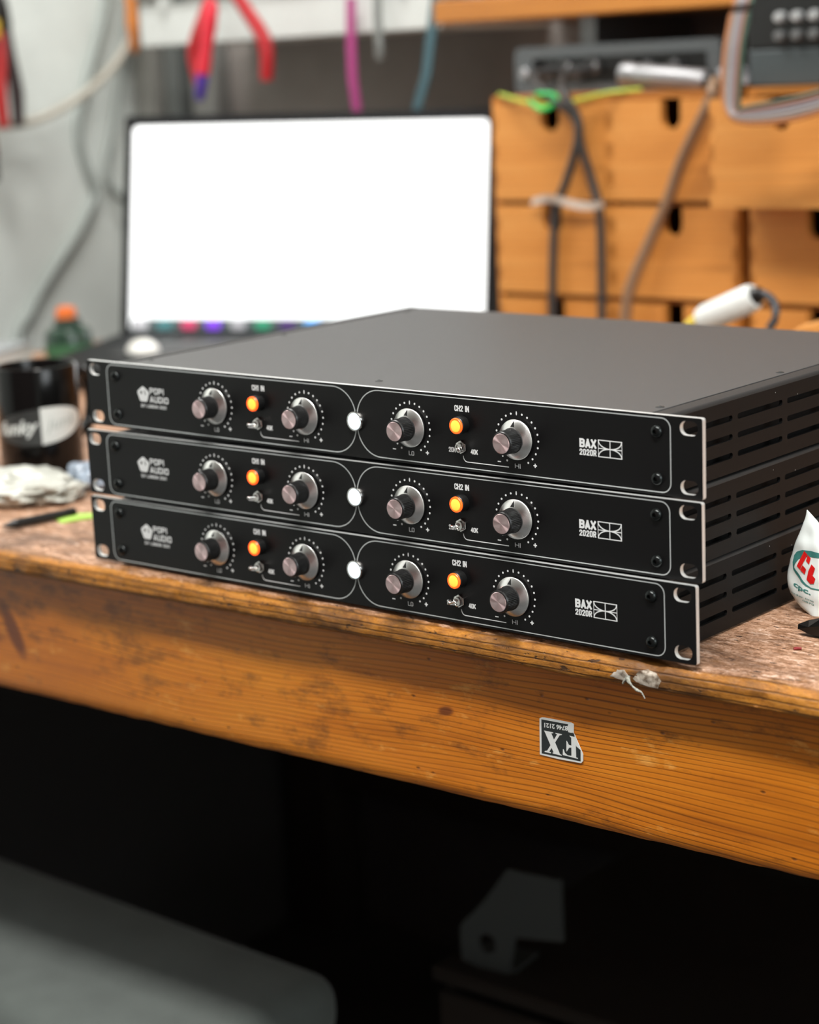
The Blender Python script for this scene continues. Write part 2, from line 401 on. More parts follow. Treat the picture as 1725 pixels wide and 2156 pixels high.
def block(mb, s, x0, x1, z0, z1, w, gap=.55):
    """condensed block capitals fitted into a box (metres), stroke width w"""
    wd = lambda c: {'I': .12, '1': .62, ' ': .45}.get(c, 1.0)
    tot = sum(wd(c) for c in s) + gap * (len(s) - 1); x0 += w / 2; x1 -= w / 2; z0 += w / 2; z1 -= w / 2
    k = (x1 - x0) / tot; x = x0
    for c in s:
        for pl in GL.get(c, []):
            P = [Vector((x + (p[0] if c != 'I' else .5) * wd(c) * k, z0 + p[1] * (z1 - z0))) for p in pl]
            for i in range(len(P) - 1):
                SK[0] = (SK[0] + 1) % 40; t = .00003 + SK[0] * 1.5e-6; d = (P[i + 1] - P[i]).normalized(); q = Vector((-d.y, d.x)) * w / 2
                e0 = d * (w / 2 if i == 0 else 0); e1 = d * (w / 2 if i == len(P) - 2 else 0)
                mb.prism([tuple(P[i] - e0 + q), tuple(P[i] - e0 - q), tuple(P[i + 1] + e1 - q), tuple(P[i + 1] + e1 + q)], 0, -t)
                if i:
                    SK[0] = (SK[0] + 1) % 40; t = .00003 + SK[0] * 1.5e-6
                    mb.prism([(P[i].x + w / 2 * math.cos(PI / 4 * j), P[i].y + w / 2 * math.sin(PI / 4 * j)) for j in range(8)], 0, -t)
        x += (wd(c) + gap) * k
def flat_mesh(mb, name, mats):
    me = bpy.data.meshes.new(name); mb.bm.to_mesh(me); mb.bm.free()
    for m in (mats if isinstance(mats, (list, tuple)) else [mats]): me.materials.append(m)
    return me
def copy_tree(o, parent=None):
    c = o.copy(); COL.objects.link(c)
    if parent is not None: c.parent = parent
    for ch in list(o.children):
        k = ch.copy(); COL.objects.link(k); k.parent = c; k.matrix_parent_inverse = ch.matrix_parent_inverse.copy()
        for g in list(ch.children):
            d = g.copy(); COL.objects.link(d); d.parent = k
    return c

# ================================================================== the room
FLOOR = -0.86; DZ = -0.0010
def structure(name, mb, m, smooth=None):
    o = build(name, mb, m, smooth=smooth); o['kind'] = 'structure'; return o
M_WALLW = gradient_free_plaster('white_wall_paint', (.75, .80, .765))
M_WALLG = gradient_free_plaster('grey_brown_board', (.27, .245, .228), 5, .2)
M_WALLR = gradient_free_plaster('dark_brick_paint', (.13, .075, .07), 6, .25)
M_FLOOR = gradient_free_plaster('concrete_floor', (.05, .05, .05), 4, .25)
M_CEIL = gradient_free_plaster('ceiling_paint', (.6, .6, .58))
XL, XR, YB, YF = -1.42, 2.2, 1.16, -2.3
structure('floor', MB().box(XL - .05, XR + .05, YF - .05, YB + .05, FLOOR - .05, FLOOR), M_FLOOR)
structure('ceiling', MB().box(XL - .05, XR + .05, YF - .05, YB + .05, CEIL, CEIL + .05), M_CEIL)
structure('wall_back', MB().box(XL - .05, XR + .05, YB, YB + .05, FLOOR, CEIL), M_WALLG)
structure('wall_left', MB().box(XL - .05, XL, YF, YB, FLOOR, CEIL), M_WALLW)
structure('wall_front', MB().box(XL - .05, XR + .05, YF - .05, YF, FLOOR, CEIL), M_WALLR)
# right wall with a window opening
wr = MB(); WY0, WY1, WZ0, WZ1 = -1.05, .35, .05, 1.35
wr.box(XR, XR + .05, YF, WY0, FLOOR, CEIL); wr.box(XR, XR + .05, WY1, YB, FLOOR, CEIL)
wr.box(XR, XR + .05, WY0, WY1, FLOOR, WZ0); wr.box(XR, XR + .05, WY0, WY1, WZ1, CEIL)
structure('wall_right', wr, M_WALLW)
wf = MB()
for a, b, c, d in ((WY0, WY1, WZ0, WZ0 + .05), (WY0, WY1, WZ1 - .05, WZ1), (WY0, WY0 + .05, WZ0, WZ1), (WY1 - .05, WY1, WZ0, WZ1), (-.375, -.325, WZ0, WZ1)):
    wf.box(XR - .01, XR + .04, a, b, c, d)
w1 = structure('window_1', wf, mat('window_frame_paint', (.7, .7, .68), .4))
build('pane', MB().box(XR + .012, XR + .016, WY0, WY1, WZ0, WZ1), mat('window_glass', (.9, .95, .95), .02, trans=1.0), w1)

# ceiling lamps: housing and glowing diffuser, each with its own light
def ceiling_lamp(loc, sx, sy, power, color, label):
    r = empty('ceiling_light', loc); tag(r, label, 'ceiling light', 'ceiling lights')
    build('housing', MB().box(-sx / 2, sx / 2, -sy / 2, sy / 2, 0, .035), mat('lamp_housing', (.7, .7, .7), .4), r, bevel=(.004, 2))
    build('diffuser', MB().box(-sx / 2 + .015, sx / 2 - .015, -sy / 2 + .015, sy / 2 - .015, -.006, 0), mat('lamp_diffuser', (.9, .9, .9), .5, emit=color, estr=6.0), r)
    a = area('lamp_light', (0, 0, -.02), (0, 0, -1), sx * .95, sy * .95, power, color); a.parent = r
    a.location = (0, 0, -.02); a.rotation_euler = (0, 0, 0)
    return r
ceiling_lamp((.55, -.70, CEIL - .035), 1.3, .26, 50, (1.0, .97, .93), 'long ceiling light panel above the front edge of the bench')
ceiling_lamp((-.75, .40, CEIL - .035), .9, .34, 19, (1.0, .98, .95), 'shorter added ceiling light panel brightening the white wall')  # added lamp, brightens the left wall and the back area

# ================================================================== the bench
def filler():
    m, nt, b = newmat('white_filler'); N, L = nt.nodes, nt.links
    o = N.new('ShaderNodeTexCoord').outputs['Object']
    r = ramp(N, [(.36, (.09, .05, .025)), (.47, (.40, .34, .27)), (.62, (.62, .56, .48))]); L.new(nz(nt, o, 190, 5, .65), r.inputs[0])
    L.new(r.outputs[0], b.inputs['Base Color']); b.inputs['Roughness'].default_value = .7
    return m
M_APRON = wood('varnished_pine_apron', (.34, .085, .005), (.62, .185, .008), (.78, .285, .020), line_period=.0033, linestr=.60, warp=.026, seed=.0, coat=.22, rough=.36, knots=((-.345, -.066, .026, .0085, math.radians(-62)), (.055, -.060, .007, .0035, .2)))
M_TOP = worn_top()
bench = empty('workbench', (0, 0, FLOOR), (0, 0, math.radians(.9)))
tag(bench, 'old orange pine workbench with worn top and rounded front edge', 'workbench')
BX0, BX1 = -1.125, 1.05
PROF = [(1.12, 0), (.8, 0), (.5, 0), (.3, 0), (.2, 0), (.12, 0), (.08, 0), (.05, 0), (.03, 0), (.018, 0), (.010, 0), (.004, -.0002), (-.001, -.0006)]
for k in range(1, 9):
    a = PI / 2 * k / 8; PROF.append((-.003 - .0095 * math.sin(a), -.0008 - .0075 * (1 - math.cos(a))))
PROF += [(-.0127, -.011), (-.0124, -.0135), (-.0118, -.0155), (-.010, -.0168), (-.006, -.0172), (.004, -.0172), (.2, -.0172), (1.12, -.0172)]
def worn(x, y, z):
    """a point of the bench section after wear: dents, chips, uneven edge"""
    w = max(0.0, min(1.0, (.035 - y) / .03)) if z > -.017 else max(0, min(1, (.0 - y) / .006))
    d1 = noise.noise(Vector((x * 9, y * 40, z * 60))) * .0016
    d2 = noise.noise(Vector((x * 45, y * 130, z * 160 + 3))) * .0011
    d3 = noise.noise(Vector((x * 150, y * 260, z * 300 + 9))) * .0006
    c = max(0, noise.noise(Vector((x * 26 + 7, 2.2, z * 40))) - .42) * .010
    dd = w * (d1 + d2 + d3)
    return (x, y + dd * .9 + w * c, z - abs(dd) * .55 - w * c * .35)
def bench_top():
    mb = MB(); xs = []; x = BX0
    while x < BX1: xs.append(x); x += .0013 if -.40 < x < .34 else .007
    xs.append(BX1)
    mb.rings([[worn(x, y, z) for (y, z) in PROF] for x in xs])
    return mb
bt = build('bench_top', bench_top(), M_TOP, bench, smooth=1.2, loc=(0, 0, -FLOOR + DZ))
ap = MB(); na, nzp = 420, 36
rr = []
for i in range(na + 1):
    x = BX0 + .02 + (BX1 - BX0 - .04) * i / na; ring = []
    for k in range(nzp + 1):
        z = -.0172 - .0955 * k / nzp
        e = max(0, (k - nzp + 3) / 3)
        wv = noise.noise(Vector((x * 14, 0, 5))) * .0006 + noise.noise(Vector((x * 60, 1, 5))) * .0005
        y = .004 + .0022 * e * e + noise.noise(Vector((x * 12, z * 50, 1))) * .0003
        ring.append((x, y, z + e * wv))
    ring += [(x, .026, -.1127), (x, .026, -.0172)]
    rr.append(ring)
ap.rings(rr)
build('apron', ap, M_APRON, bench, smooth=.7, loc=(0, 0, -FLOOR + DZ))
M_LEG = wood('shade_darkened_pine', (.010, .006, .004), (.016, .010, .006), (.024, .014, .008), seed=3.0, spots=False, coat=0, rough=.8)  # pine darkened, under-bench shade is put into its colour
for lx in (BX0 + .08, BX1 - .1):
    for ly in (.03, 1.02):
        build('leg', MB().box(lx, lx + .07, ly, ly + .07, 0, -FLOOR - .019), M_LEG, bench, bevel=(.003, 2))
M_SHADE_BOARD = mat('under_bench_shade_board', (.045, .043, .042), .8)  # dark boards added so the space under the bench reads as shade
build('back_board', MB().box(BX0 + .02, BX1 - .02, 1.095, 1.110, 0, -FLOOR - .0195), M_SHADE_BOARD, bench)
build('end_board', MB().box(BX0 + .04, BX0 + .055, .03, 1.095, 0, -FLOOR - .0195), M_SHADE_BOARD, bench)
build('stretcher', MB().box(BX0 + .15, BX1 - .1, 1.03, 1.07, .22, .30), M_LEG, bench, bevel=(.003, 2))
# white filler patch on the nose, with a dried strand of glue hanging from it
def nose_y(z):
    for (y0, z0), (y1, z1) in zip(PROF[10:26], PROF[11:27]):
        if z1 <= z <= z0: return y0 + (y1 - y0) * (z0 - z) / max(1e-9, z0 - z1)
    return -.0125
pf = MB()
def patch(pts, bulge):
    n = len(pts); c = (sum(p[0] for p in pts) / n, sum(p[1] for p in pts) / n); rr = []
    for w, o in ((1, -.0012), (1, .00012), (.8, .00018), (.6, .0002), (.4, .0002), (.2, .0002), (.02, .0002)):
        ring = []
        for p in pts:
            x, z = p[0] * w + c[0] * (1 - w), p[1] * w + c[1] * (1 - w); q = worn(x, nose_y(z), z)
            ring.append((q[0], q[1] - o, q[2]))
        rr.append(ring)
    pf.rings(rr)
def jag(pts, seed):
    out = []
    for i, p in enumerate(pts):
        q = pts[(i + 1) % len(pts)]
        for t in (0, .25, .5, .75):
            x, z = p[0] + (q[0] - p[0]) * t, p[1] + (q[1] - p[1]) * t
            out.append((x + .0007 * noise.noise(Vector((x * 700, z * 700, seed))), z + .0005 * noise.noise(Vector((x * 700, z * 700, seed + 5)))))
    return out
patch(jag([(.2005, -.0118), (.2040, -.0066), (.2090, -.0052), (.2155, -.0068), (.2182, -.0102), (.2165, -.0148), (.2105, -.0150), (.2045, -.0142)], 1.3), 0)
patch(jag([(.1858, -.0122), (.1905, -.0080), (.1950, -.0072), (.1978, -.0105), (.1945, -.0136), (.1890, -.0134)], 6.1), 0)
fl = build('filler_patch', pf, filler(), bench, smooth=.6, loc=(0, 0, -FLOOR + DZ))
fl['label'] = 'off-white filler patch'
gl = MB().tube([(.1985, -.0152, -.0100), (.1995, -.0162, -.0125), (.2015, -.0158, -.0150), (.2040, -.0150, -.0172), (.2065, -.0145, -.0182), (.2085, -.0143, -.0215)], [.0013, .0011, .0005, .0009, .0005, .0003], 7)
gl.tube([(.1985, -.0155, -.0105), (.1965, -.0158, -.0128), (.1950, -.0155, -.0150)], [.0011, .0007, .0004], 8)
build('glue_strand', gl, mat('dried_glue', (.34, .34, .29), .6, bump=(700, 1.0, .0012), vary=.7), bench, smooth=1.0, loc=(0, .0006, -FLOOR + DZ))

# torn sticker on the apron, upside down
def sticker():
    def A(zx, zy):
        u = (zx - 200) / 1015; v = (zy - 205) / 1095
        return (.125 + .0242 * u - .001 * v, -.053 + .0046 * u - .023 * v)
    kk = [0]
    def base(mb, pts, y0, y1, mi=0):
        kk[0] += 1; mb.prism([A(*p) for p in pts], y0, y1 - kk[0] * 4e-6, mi=mi)
    r = empty('sticker', (.1395, .0058, -.064)); o = Vector((-.1395, 0, .064))
    def fin(mb, name, m):
        for v in mb.bm.verts: v.co = v.co + o
        return build(name, mb, m, r)
    mb = MB(); base(mb, [(190, 215), (260, 190), (340, 195), (1130, 350), (1220, 395), (1215, 640), (1440, 1130), (1500, 1270), (1500, 1470), (1440, 1530), (800, 1420), (205, 1280)], 0, -.00018)
    fin(mb, 'paper', mat('sticker_white', (.72, .74, .72), .45, vary=.12))
    mb = MB(); base(mb, [(250, 245), (1060, 405), (1050, 630), (1215, 665), (1260, 760), (1425, 1150), (1430, 1480), (262, 1245)], -.00018, -.00024)
    fin(mb, 'dark_print', mat('sticker_black', (.022, .028, .028), .4, vary=.4))
    mb = MB()
    for pts in ([(345, 590), (540, 630), (830, 1300), (640, 1250)], [(735, 680), (815, 700), (480, 1215), (415, 1190)],
                [(330, 575), (610, 635), (605, 658), (540, 655), (360, 615)], [(670, 645), (875, 690), (860, 712), (790, 720), (685, 670)],
                [(355, 1178), (430, 1165), (545, 1222), (540, 1243), (355, 1205)], [(595, 1223), (690, 1215), (865, 1290), (872, 1315), (600, 1250)],
                [(1150, 760), (1275, 785), (1300, 1360), (1160, 1335)],
                [(900, 1290), (905, 1120), (925, 1130), (960, 1230), (1040, 1300), (1180, 1320), (1355, 1382), (1345, 1405)],
                [(1165, 1025), (1165, 1075), (1090, 1080), (1020, 1190), (1010, 1185), (1005, 880), (1022, 885), (1080, 1000)],
                [(1095, 733), (1262, 770), (1262, 800), (1150, 790)], [(1240, 690), (1262, 705), (1430, 1150), (1300, 1040), (1268, 900)],
                [(1060, 405), (1215, 400), (1210, 640), (1110, 645), (1050, 600), (1025, 480)]):
        base(mb, pts, -.00024, -.00030)
    def fm(u, v):
        # text runs upside down: start at the right, baseline on top
        zx = 1045 - 705 * u - 0 * v; zy = 455 - 112 * u + 142 * v
        p = A(zx, zy); return (p[0], -.00030, p[1])
    text(mb, '8746 2121', fm, .03)
    fin(mb, 'white_letters', MATS['sticker_white'])
    tag(r, 'small torn black and white sticker stuck upside down on the bench apron', 'sticker')
    return r
sticker()

# ================================================================== the three rack units
UZ = .0223          # panel centre above the unit base
mm = lambda v: v * .001
def make_unit():
    root = empty('rack_equaliser')
    Z = UZ
    # --- front panel with four mounting slots
    sl = []
    for sx in (-1, 1):
        for sz in (-1, 1):
            sl.append([(p[0], p[1]) for p in rrect(mm(sx * 233.0 - 5.5), mm(sx * 233.0 + 5.5), mm(sz * 15.9 - 3.9), mm(sz * 15.9 + 3.9), mm(3.6), 6)])
    me = plate('front_panel', rrect(-.2413, .2413, -.02185, .02185, .0012, 3), sl, .003, [M_BLACK, M_EDGE], edge_mi=1)
    pan = obj('front_panel', me, root, (0, 0, Z))
    # --- printed outlines, one per channel
    for s in (-1, 1):
        pts = []
        for k in range(13):
            a = PI / 2 + PI / 2 * k / 12; pts.append((18.2 + 17.7 * math.cos(a), 2.5 + 17.7 * math.sin(a)))
        for k in range(13):
            a = PI + PI / 2 * k / 12; pts.append((18.2 + 17.7 * math.cos(a), -2.5 + 17.7 * math.sin(a)))
        for cx, cz, a0 in ((216, -14.7, -PI / 2), (216, 14.7, 0)):
            for k in range(7):
                a = a0 + PI / 2 * k / 6; pts.append((cx + 5.5 * math.cos(a), cz + 5.5 * math.sin(a)))
        pts = [(s * mm(p[0]), mm(p[1])) for p in pts]
        mb = MB(); stroke(mb, pts, .00056, 0, True)
        build('outline_print', mb, M_LINE, root, loc=(0, 0, Z))
    # --- dial scales, words
    for kx in (-120, -42, 42, 120):
        mb = MB()
        for k in range(-10, 11):
            a = math.radians(15 * k); cx, cz = mm(kx) + .0148 * math.sin(a), .0148 * math.cos(a)
            if k == 0: pts = [(cx + .00042 * math.cos(t), cz + .0012 * math.sin(t)) for t in [2 * PI * i / 12 for i in range(12)]]
            else: pts = [(cx + .00062 * math.cos(t), cz + .00062 * math.sin(t)) for t in [2 * PI * i / 12 for i in range(12)]]
            mb.prism(pts, 0, -.00004)
        mb.box(mm(kx - 14.2), mm(kx - 11.8), -.00004, 0, mm(-14.3), mm(-13.7))
        mb.box(mm(kx + 11.0), mm(kx + 13.4), -.00004, 0, mm(-14.4), mm(-13.7)); mb.box(mm(kx + 11.85), mm(kx + 12.55), -.00005, 0, mm(-15.25), mm(-12.85))
        build('dial_scale', mb, M_PRINT, root, loc=(0, 0, Z))
        mb = MB(); s = 'LO' if kx in (-120, 42) else 'HI'
        block(mb, s, mm(kx - 2.0), mm(kx + 2.0), mm(-16.7), mm(-14.1), .00036, .35)
        build('dial_text', mb, M_PRINT, root, loc=(0, 0, Z))
    for c, s in ((-81, 'CH1 IN'), (81, 'CH2 IN')):
        mb = MB(); block(mb, s, mm(c - 5.4), mm(c + 5.3), mm(12.6), mm(16.1), .00066)
        build('channel_text', mb, M_PRINT, root, loc=(0, 0, Z))
        mb = MB(); block(mb, '20K', mm(c - 10.6), mm(c - 5.5), mm(-11.7), mm(-8.8), .00054)
        block(mb, '40K', mm(c + 5.5), mm(c + 10.7), mm(-11.7), mm(-8.8), .00054)
        build('frequency_text', mb, M_PRINT, root, loc=(0, 0, Z))
        mb = MB(); pts = [(c, -13.2)] + [(c + 3 - 3 * math.cos(a), -13.6 - 3 * math.sin(a)) for a in [PI / 2 * i / 6 for i in range(7)]] + [(c + 32.7, -16.6)]
        stroke(mb, [(mm(a), mm(b)) for a, b in pts], .0005, 0)
        build('bracket_print', mb, M_PRINT, root, loc=(0, 0, Z))
    mb = MB(); block(mb, 'BAX', mm(162.7), mm(173.9), mm(-.45), mm(4.6), .00118, .6); block(mb, '2020R', mm(162.7), mm(173.9), mm(-4.7), mm(-1.2), .00068, .75)
    build('model_text', mb, M_PRINT, root, loc=(0, 0, Z))
    mb = MB(); cx, hw, hh = 182.9, 7.7, 4.6; q = lambda P: [(mm(a), mm(b)) for a, b in P]
    stroke(mb, q([(cx - hw, -hh), (cx + hw, -hh), (cx + hw, hh), (cx - hw, hh)]), .0006, 0, True)
    stroke(mb, q([(cx, -hh), (cx, hh)]), .0005, -.00001); stroke(mb, q([(cx - hw, 0), (cx + hw, 0)]), .0005, -.00002)
    for sx in (-1, 1):
        for sz in (-1, 1):
            C = []
            for k in range(15):
                t = k / 14; C.append((cx + sx * hw * (1 - t), sz * hh * (1 - math.sqrt(max(0, 1 - (1 - t) ** 2)))))
            stroke(mb, q(C), .0006, -.00003)
    build('model_emblem', mb, M_PRINT, root, loc=(0, 0, Z))
    # maker logo: pentagon badge with two dark marks, words to the right and below
    mb = MB(); pts = [(-187, 8.1), (-181.2, 4.1), (-183.6, -2.4), (-190.3, -2.4), (-192.8, 4.1)]
    out = []
    for i, p in enumerate(pts):
        a, b = pts[i - 1], pts[(i + 1) % 5]
        for t, w in ((.16, a), (0, None), (.16, b)):
            if w is None: out.append((p[0] * .93 + -187 * .07, p[1] * .93 + 2.5 * .07))
            else: out.append((p[0] * (1 - t) + w[0] * t, p[1] * (1 - t) + w[1] * t))
    mb.prism(q(out), 0, -.00004); lg = build('maker_badge', mb, M_PRINT, root, loc=(0, 0, Z))
    mb = MB(); mb.prism(q([(-188.9 + .9 * math.cos(a), 3.5 + 1.1 * math.sin(a)) for a in [2 * PI * i / 12 for i in range(12)]]), -.00004, -.00008)
    mb.prism(q([(-186.0, 5.2), (-185.3, 5.0), (-184.4, 2.0), (-185.3, 2.2)]), -.00004, -.00008)
    build('badge_marks', mb, M_BLACK, lg)
    mb = MB(); block(mb, 'POPI', mm(-180.6), mm(-167.2), mm(3.1), mm(7.2), .0008); block(mb, 'AUDIO', mm(-180.8), mm(-163.4), mm(-2.5), mm(1.7), .0008)
    block(mb, 'DIY LONDON 2021', mm(-189.8), mm(-165.5), mm(-6.2), mm(-4.2), .00034)
    build('maker_text', mb, M_PRINT, root, loc=(0, 0, Z))
    # --- knobs
    TE = 44
    g = MB().lathe([(6.2, 3.8), (7.25, 4.3), (7.25, 5.4), (6.95, 5.7), (6.75, 13.0), (6.75, 13.9), (6.35, 14.7), (5.8, 14.85)], TE * 4, '-Y',
                   mod=lambda i, k: (1.0 if i % 4 < 2 else .955) if k in (3, 4) else 1.0)
    for v in g.bm.verts: v.co *= .001
    me_grip = g.mesh('knob', M_RUBBER, smooth=.5)
    g = MB().lathe([(11.2, .4), (11.6, .7), (11.6, 1.7), (11.35, 2.0), (7.2, 4.5), (6.8, 4.5)], 72, '-Y')
    for v in g.bm.verts: v.co *= .001
    me_skirt = g.mesh('skirt', M_SKIRT, smooth=.35)
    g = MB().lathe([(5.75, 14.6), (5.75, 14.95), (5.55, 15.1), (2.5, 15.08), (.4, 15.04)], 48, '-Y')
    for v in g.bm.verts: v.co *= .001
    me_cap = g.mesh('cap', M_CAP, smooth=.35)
    g = MB(); cone = lambda r: -(2.0 + (11.35 - r) / (11.35 - 7.2) * 2.5) - .06
    g.rings([[(mm(x), mm(cone(z)), mm(z)) for x, z in ((-1.35, 7.7), (1.35, 7.7), (0, 11.0))], [(mm(x), mm(cone(z) + .3), mm(z)) for x, z in ((-1.35, 7.7), (1.35, 7.7), (0, 11.0))]])
    me_ptr = g.mesh('pointer', M_RUBBER)
    for kx in (-120, -42, 42, 120):
        k = obj('knob', me_grip, root, (mm(kx), 0, Z))
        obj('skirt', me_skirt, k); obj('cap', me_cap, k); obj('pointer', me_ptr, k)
    # --- illuminated push buttons
    g = MB().lathe([(5.15, 0), (5.15, 3.0), (5.0, 5.2), (4.75, 5.5), (4.6, 5.5)], 40, '-Y')
    for v in g.bm.verts: v.co *= .001
    me_bz = g.mesh('channel_button', M_RUBBER, smooth=.5)
    g = MB().lathe([(4.6, 4.8), (4.6, 6.2), (4.3, 6.6), (3.55, 6.6), (3.45, 6.45)], 40, '-Y', cap=False)
    for v in g.bm.verts: v.co *= .001
    me_rim = g.mesh('lamp_rim', M_AMBER, smooth=.5)
    g = MB().lathe([(3.45, 6.40), (3.2, 6.6), (1.5, 6.8), (.3, 6.85)], 36, '-Y')
    for v in g.bm.verts: v.co *= .001
    me_core = g.mesh('lamp_core', M_AMBER2, smooth=.6)
    for c in (-81, 81):
        b = obj('channel_button', me_bz, root, (mm(c), 0, Z + mm(5.2)))
        obj('lamp_rim', me_rim, b); obj('lamp_core', me_core, b)
    # --- toggle switches
    g = MB(); hexa = [(4.05 * math.cos(PI / 3 * i + PI / 2), 4.05 * math.sin(PI / 3 * i + PI / 2)) for i in range(6)]
    g.prism(hexa, 0, -1.9)
    for v in g.bm.verts: v.co *= .001
    me_nut = g.mesh('toggle_switch', M_CHROME, bevel=(.00025, 2))
    g = MB().lathe([(2.9, 1.5), (2.9, 3.6), (2.5, 3.9), (1.9, 3.9), (1.7, 3.2)], 28, '-Y')
    for v in g.bm.verts: v.co *= .001
    me_bush = g.mesh('bushing', M_CHROME, smooth=.5)
    g = MB().tube([(0, -2.8, 0), (-.25, -4.6, -.05), (-.7, -6.8, -.15), (-.85, -7.8, -.2), (-.9, -8.3, -.2)], [.8, .85, 1.2, 1.15, .55], 14)
    for v in g.bm.verts: v.co *= .001
    me_lev = g.mesh('lever', M_CHROME, smooth=1.0)
    for c in (-81, 81):
        t = obj('toggle_switch', me_nut, root, (mm(c - .5), 0, Z - mm(8.0)))
        obj('bushing', me_bush, t)
        obj('lever', me_lev, t, rot=(0, 0, math.radians(-20)))
    # --- power button in the middle
    g = MB().lathe([(6.0, 0), (6.0, 1.9), (5.8, 2.3), (5.2, 2.4), (4.95, 2.2)], 44, '-Y')
    for v in g.bm.verts: v.co *= .001
    pb = obj('power_button', g.mesh('power_button', M_CHROME, smooth=.6), root, (0, 0, Z + mm(.4)))
    g = MB().lathe([(4.95, 1.9), (4.85, 2.35), (3.0, 2.5), (.4, 2.55)], 40, '-Y')
    for v in g.bm.verts: v.co *= .001
    obj('lamp_lens', g.mesh('lamp_lens', M_WHITELED, smooth=.8), pb)
    # --- panel screws
    g = MB().lathe([(3.6, 0), (3.6, .4), (3.3, 1.2), (2.5, 2.0), (1.5, 2.35), (1.3, 2.35), (1.25, 1.2), (.2, 1.2)], 28, '-Y')
    for v in g.bm.verts: v.co *= .001
    me_scr = g.mesh('panel_screw', M_SCREW, smooth=.7)
    for sx in (-213, 213):
        for sz in (12.7, -13.0): obj('panel_screw', me_scr, root, (mm(sx), 0, Z + mm(sz)))
    # --- chassis: dark box, lid, slotted sides with rounded upper edge
    T, B, D = Z + .0213, .0004, .312
    build('chassis', MB().box(-.2055, .2055, .004, D - .003, B, T - .003), M_DARK, root)
    build('back_panel', MB().box(-.2165, .2165, D - .003, D, B, T - .001), M_SIDE, root)
    build('lid', MB().box(-.2058, .2058, .0035, D, T - .0015, T), M_LID, root, bevel=(.0004, 2))
    for s in (-1, 1):
        holes = []
        for rz in (9.2, -1.4, -12.0):
            for k in range(5):
                y0 = .0185 + .0554 * k; holes.append(rrect(y0, y0 + .0500, Z + mm(rz - 1.65), Z + mm(rz + 1.65), .0016, 4))
        me = plate('side_panel', [(.0035, B), (D, B), (D, T - .0022), (.0035, T - .0022)], holes, .002, [M_SIDE], 'YZ')
        sp = obj('side_panel', me, root, (s * .2185 if s > 0 else -.2165, 0, 0))
        # rounded shoulder and flat shelf up to the lid gap
        prof = [(.2185, T - .0022)] + [(.2163 + .0022 * math.cos(a), T - .0022 + .0022 * math.sin(a)) for a in [PI / 2 * i / 6 for i in range(1, 7)]] + [(.2078, T), (.2078, T - .003), (.2150, T - .0030), (.2165, T - .0024)]
        g = MB(); g.rings([[(s * x, .0035, z) for x, z in prof], [(s * x, D, z) for x, z in prof]])
        sh = build('side_shoulder', g, M_SHOULDER, root, smooth=.6)
        # lower lip line
        build('side_foot', MB().box(s * .2055 if s > 0 else -.2170, s * .2170 if s < 0 and False else (.2170 if s > 0 else -.2055), .0035, D, B - .0003, B + .002), M_SIDE, root)
    g = MB().lathe([(2.5, 0), (2.5, .2), (1.9, .45), (1.0, .55), (.9, .3), (.2, .3)], 20)
    for v in g.bm.verts: v.co *= .001
    me_ls = g.mesh('lid_screw', mat('lid_screw_steel', (.09, .095, .095), .28, .8), smooth=.7)
    for x, y in ((.2010, .022), (.2010, .152), (.2010, .29), (-.2010, .022), (-.2010, .152), (-.2010, .29), (0, .022)):
        obj('lid_screw', me_ls, root, (x, y, T))
    g = MB().lathe([(6, -1.3), (6.5, -.9), (6.5, .4)], 20)
    for v in g.bm.verts: v.co *= .001
    me_ft = g.mesh('foot', M_RUBBER, smooth=.7)
    for x in (-.17, .17):
        for y in (.03, .27): obj('foot', me_ft, root, (x, y, B))
    return root
unit = make_unit()
def place(u, c, yaw, tilt, label):
    R = Matrix.Rotation(math.radians(yaw), 4, 'Z') @ Matrix.Rotation(math.radians(tilt), 4, 'Y')
    u.matrix_world = Matrix.Translation(Vector(c)) @ R @ Matrix.Translation((0, 0, -UZ))
    tag(u, label, 'audio equaliser', 'stack of rack equalisers')
u2 = copy_tree(unit); u3 = copy_tree(unit)
place(unit, (0, 0, .1131), 0, .46, 'topmost of three black rack equalisers, its grey lid bare')
place(u2, (.0006, -.0041, .06754), .3, .23, 'middle one of the three stacked black rack equalisers')
place(u3, (-.0009, -.0063, .02235), -.3, 0, 'lowest black rack equaliser, resting on the wooden bench')
# small individual differences: toggle levers and caps turned by hand
random.seed(11)
for ui, u in enumerate((unit, u2, u3)):
    ti = 0
    for ch in u.children:
        if ch.name.startswith('toggle_switch'):
            for g in ch.children:
                if g.name.startswith('lever'):
                    g.rotation_euler = (0, 0, math.radians([(-22, 27), (-24, -20), (-22, -20)][ui][ti]))
            ti += 1
        if ch.name.startswith('knob'):
            for g in ch.children:
                if g.name.startswith('cap'): g.rotation_euler = (0, random.uniform(0, 6), 0)

# ================================================================== things on the bench, left
def on_bench(x, y, z=0): return (x, y, DZ + z)
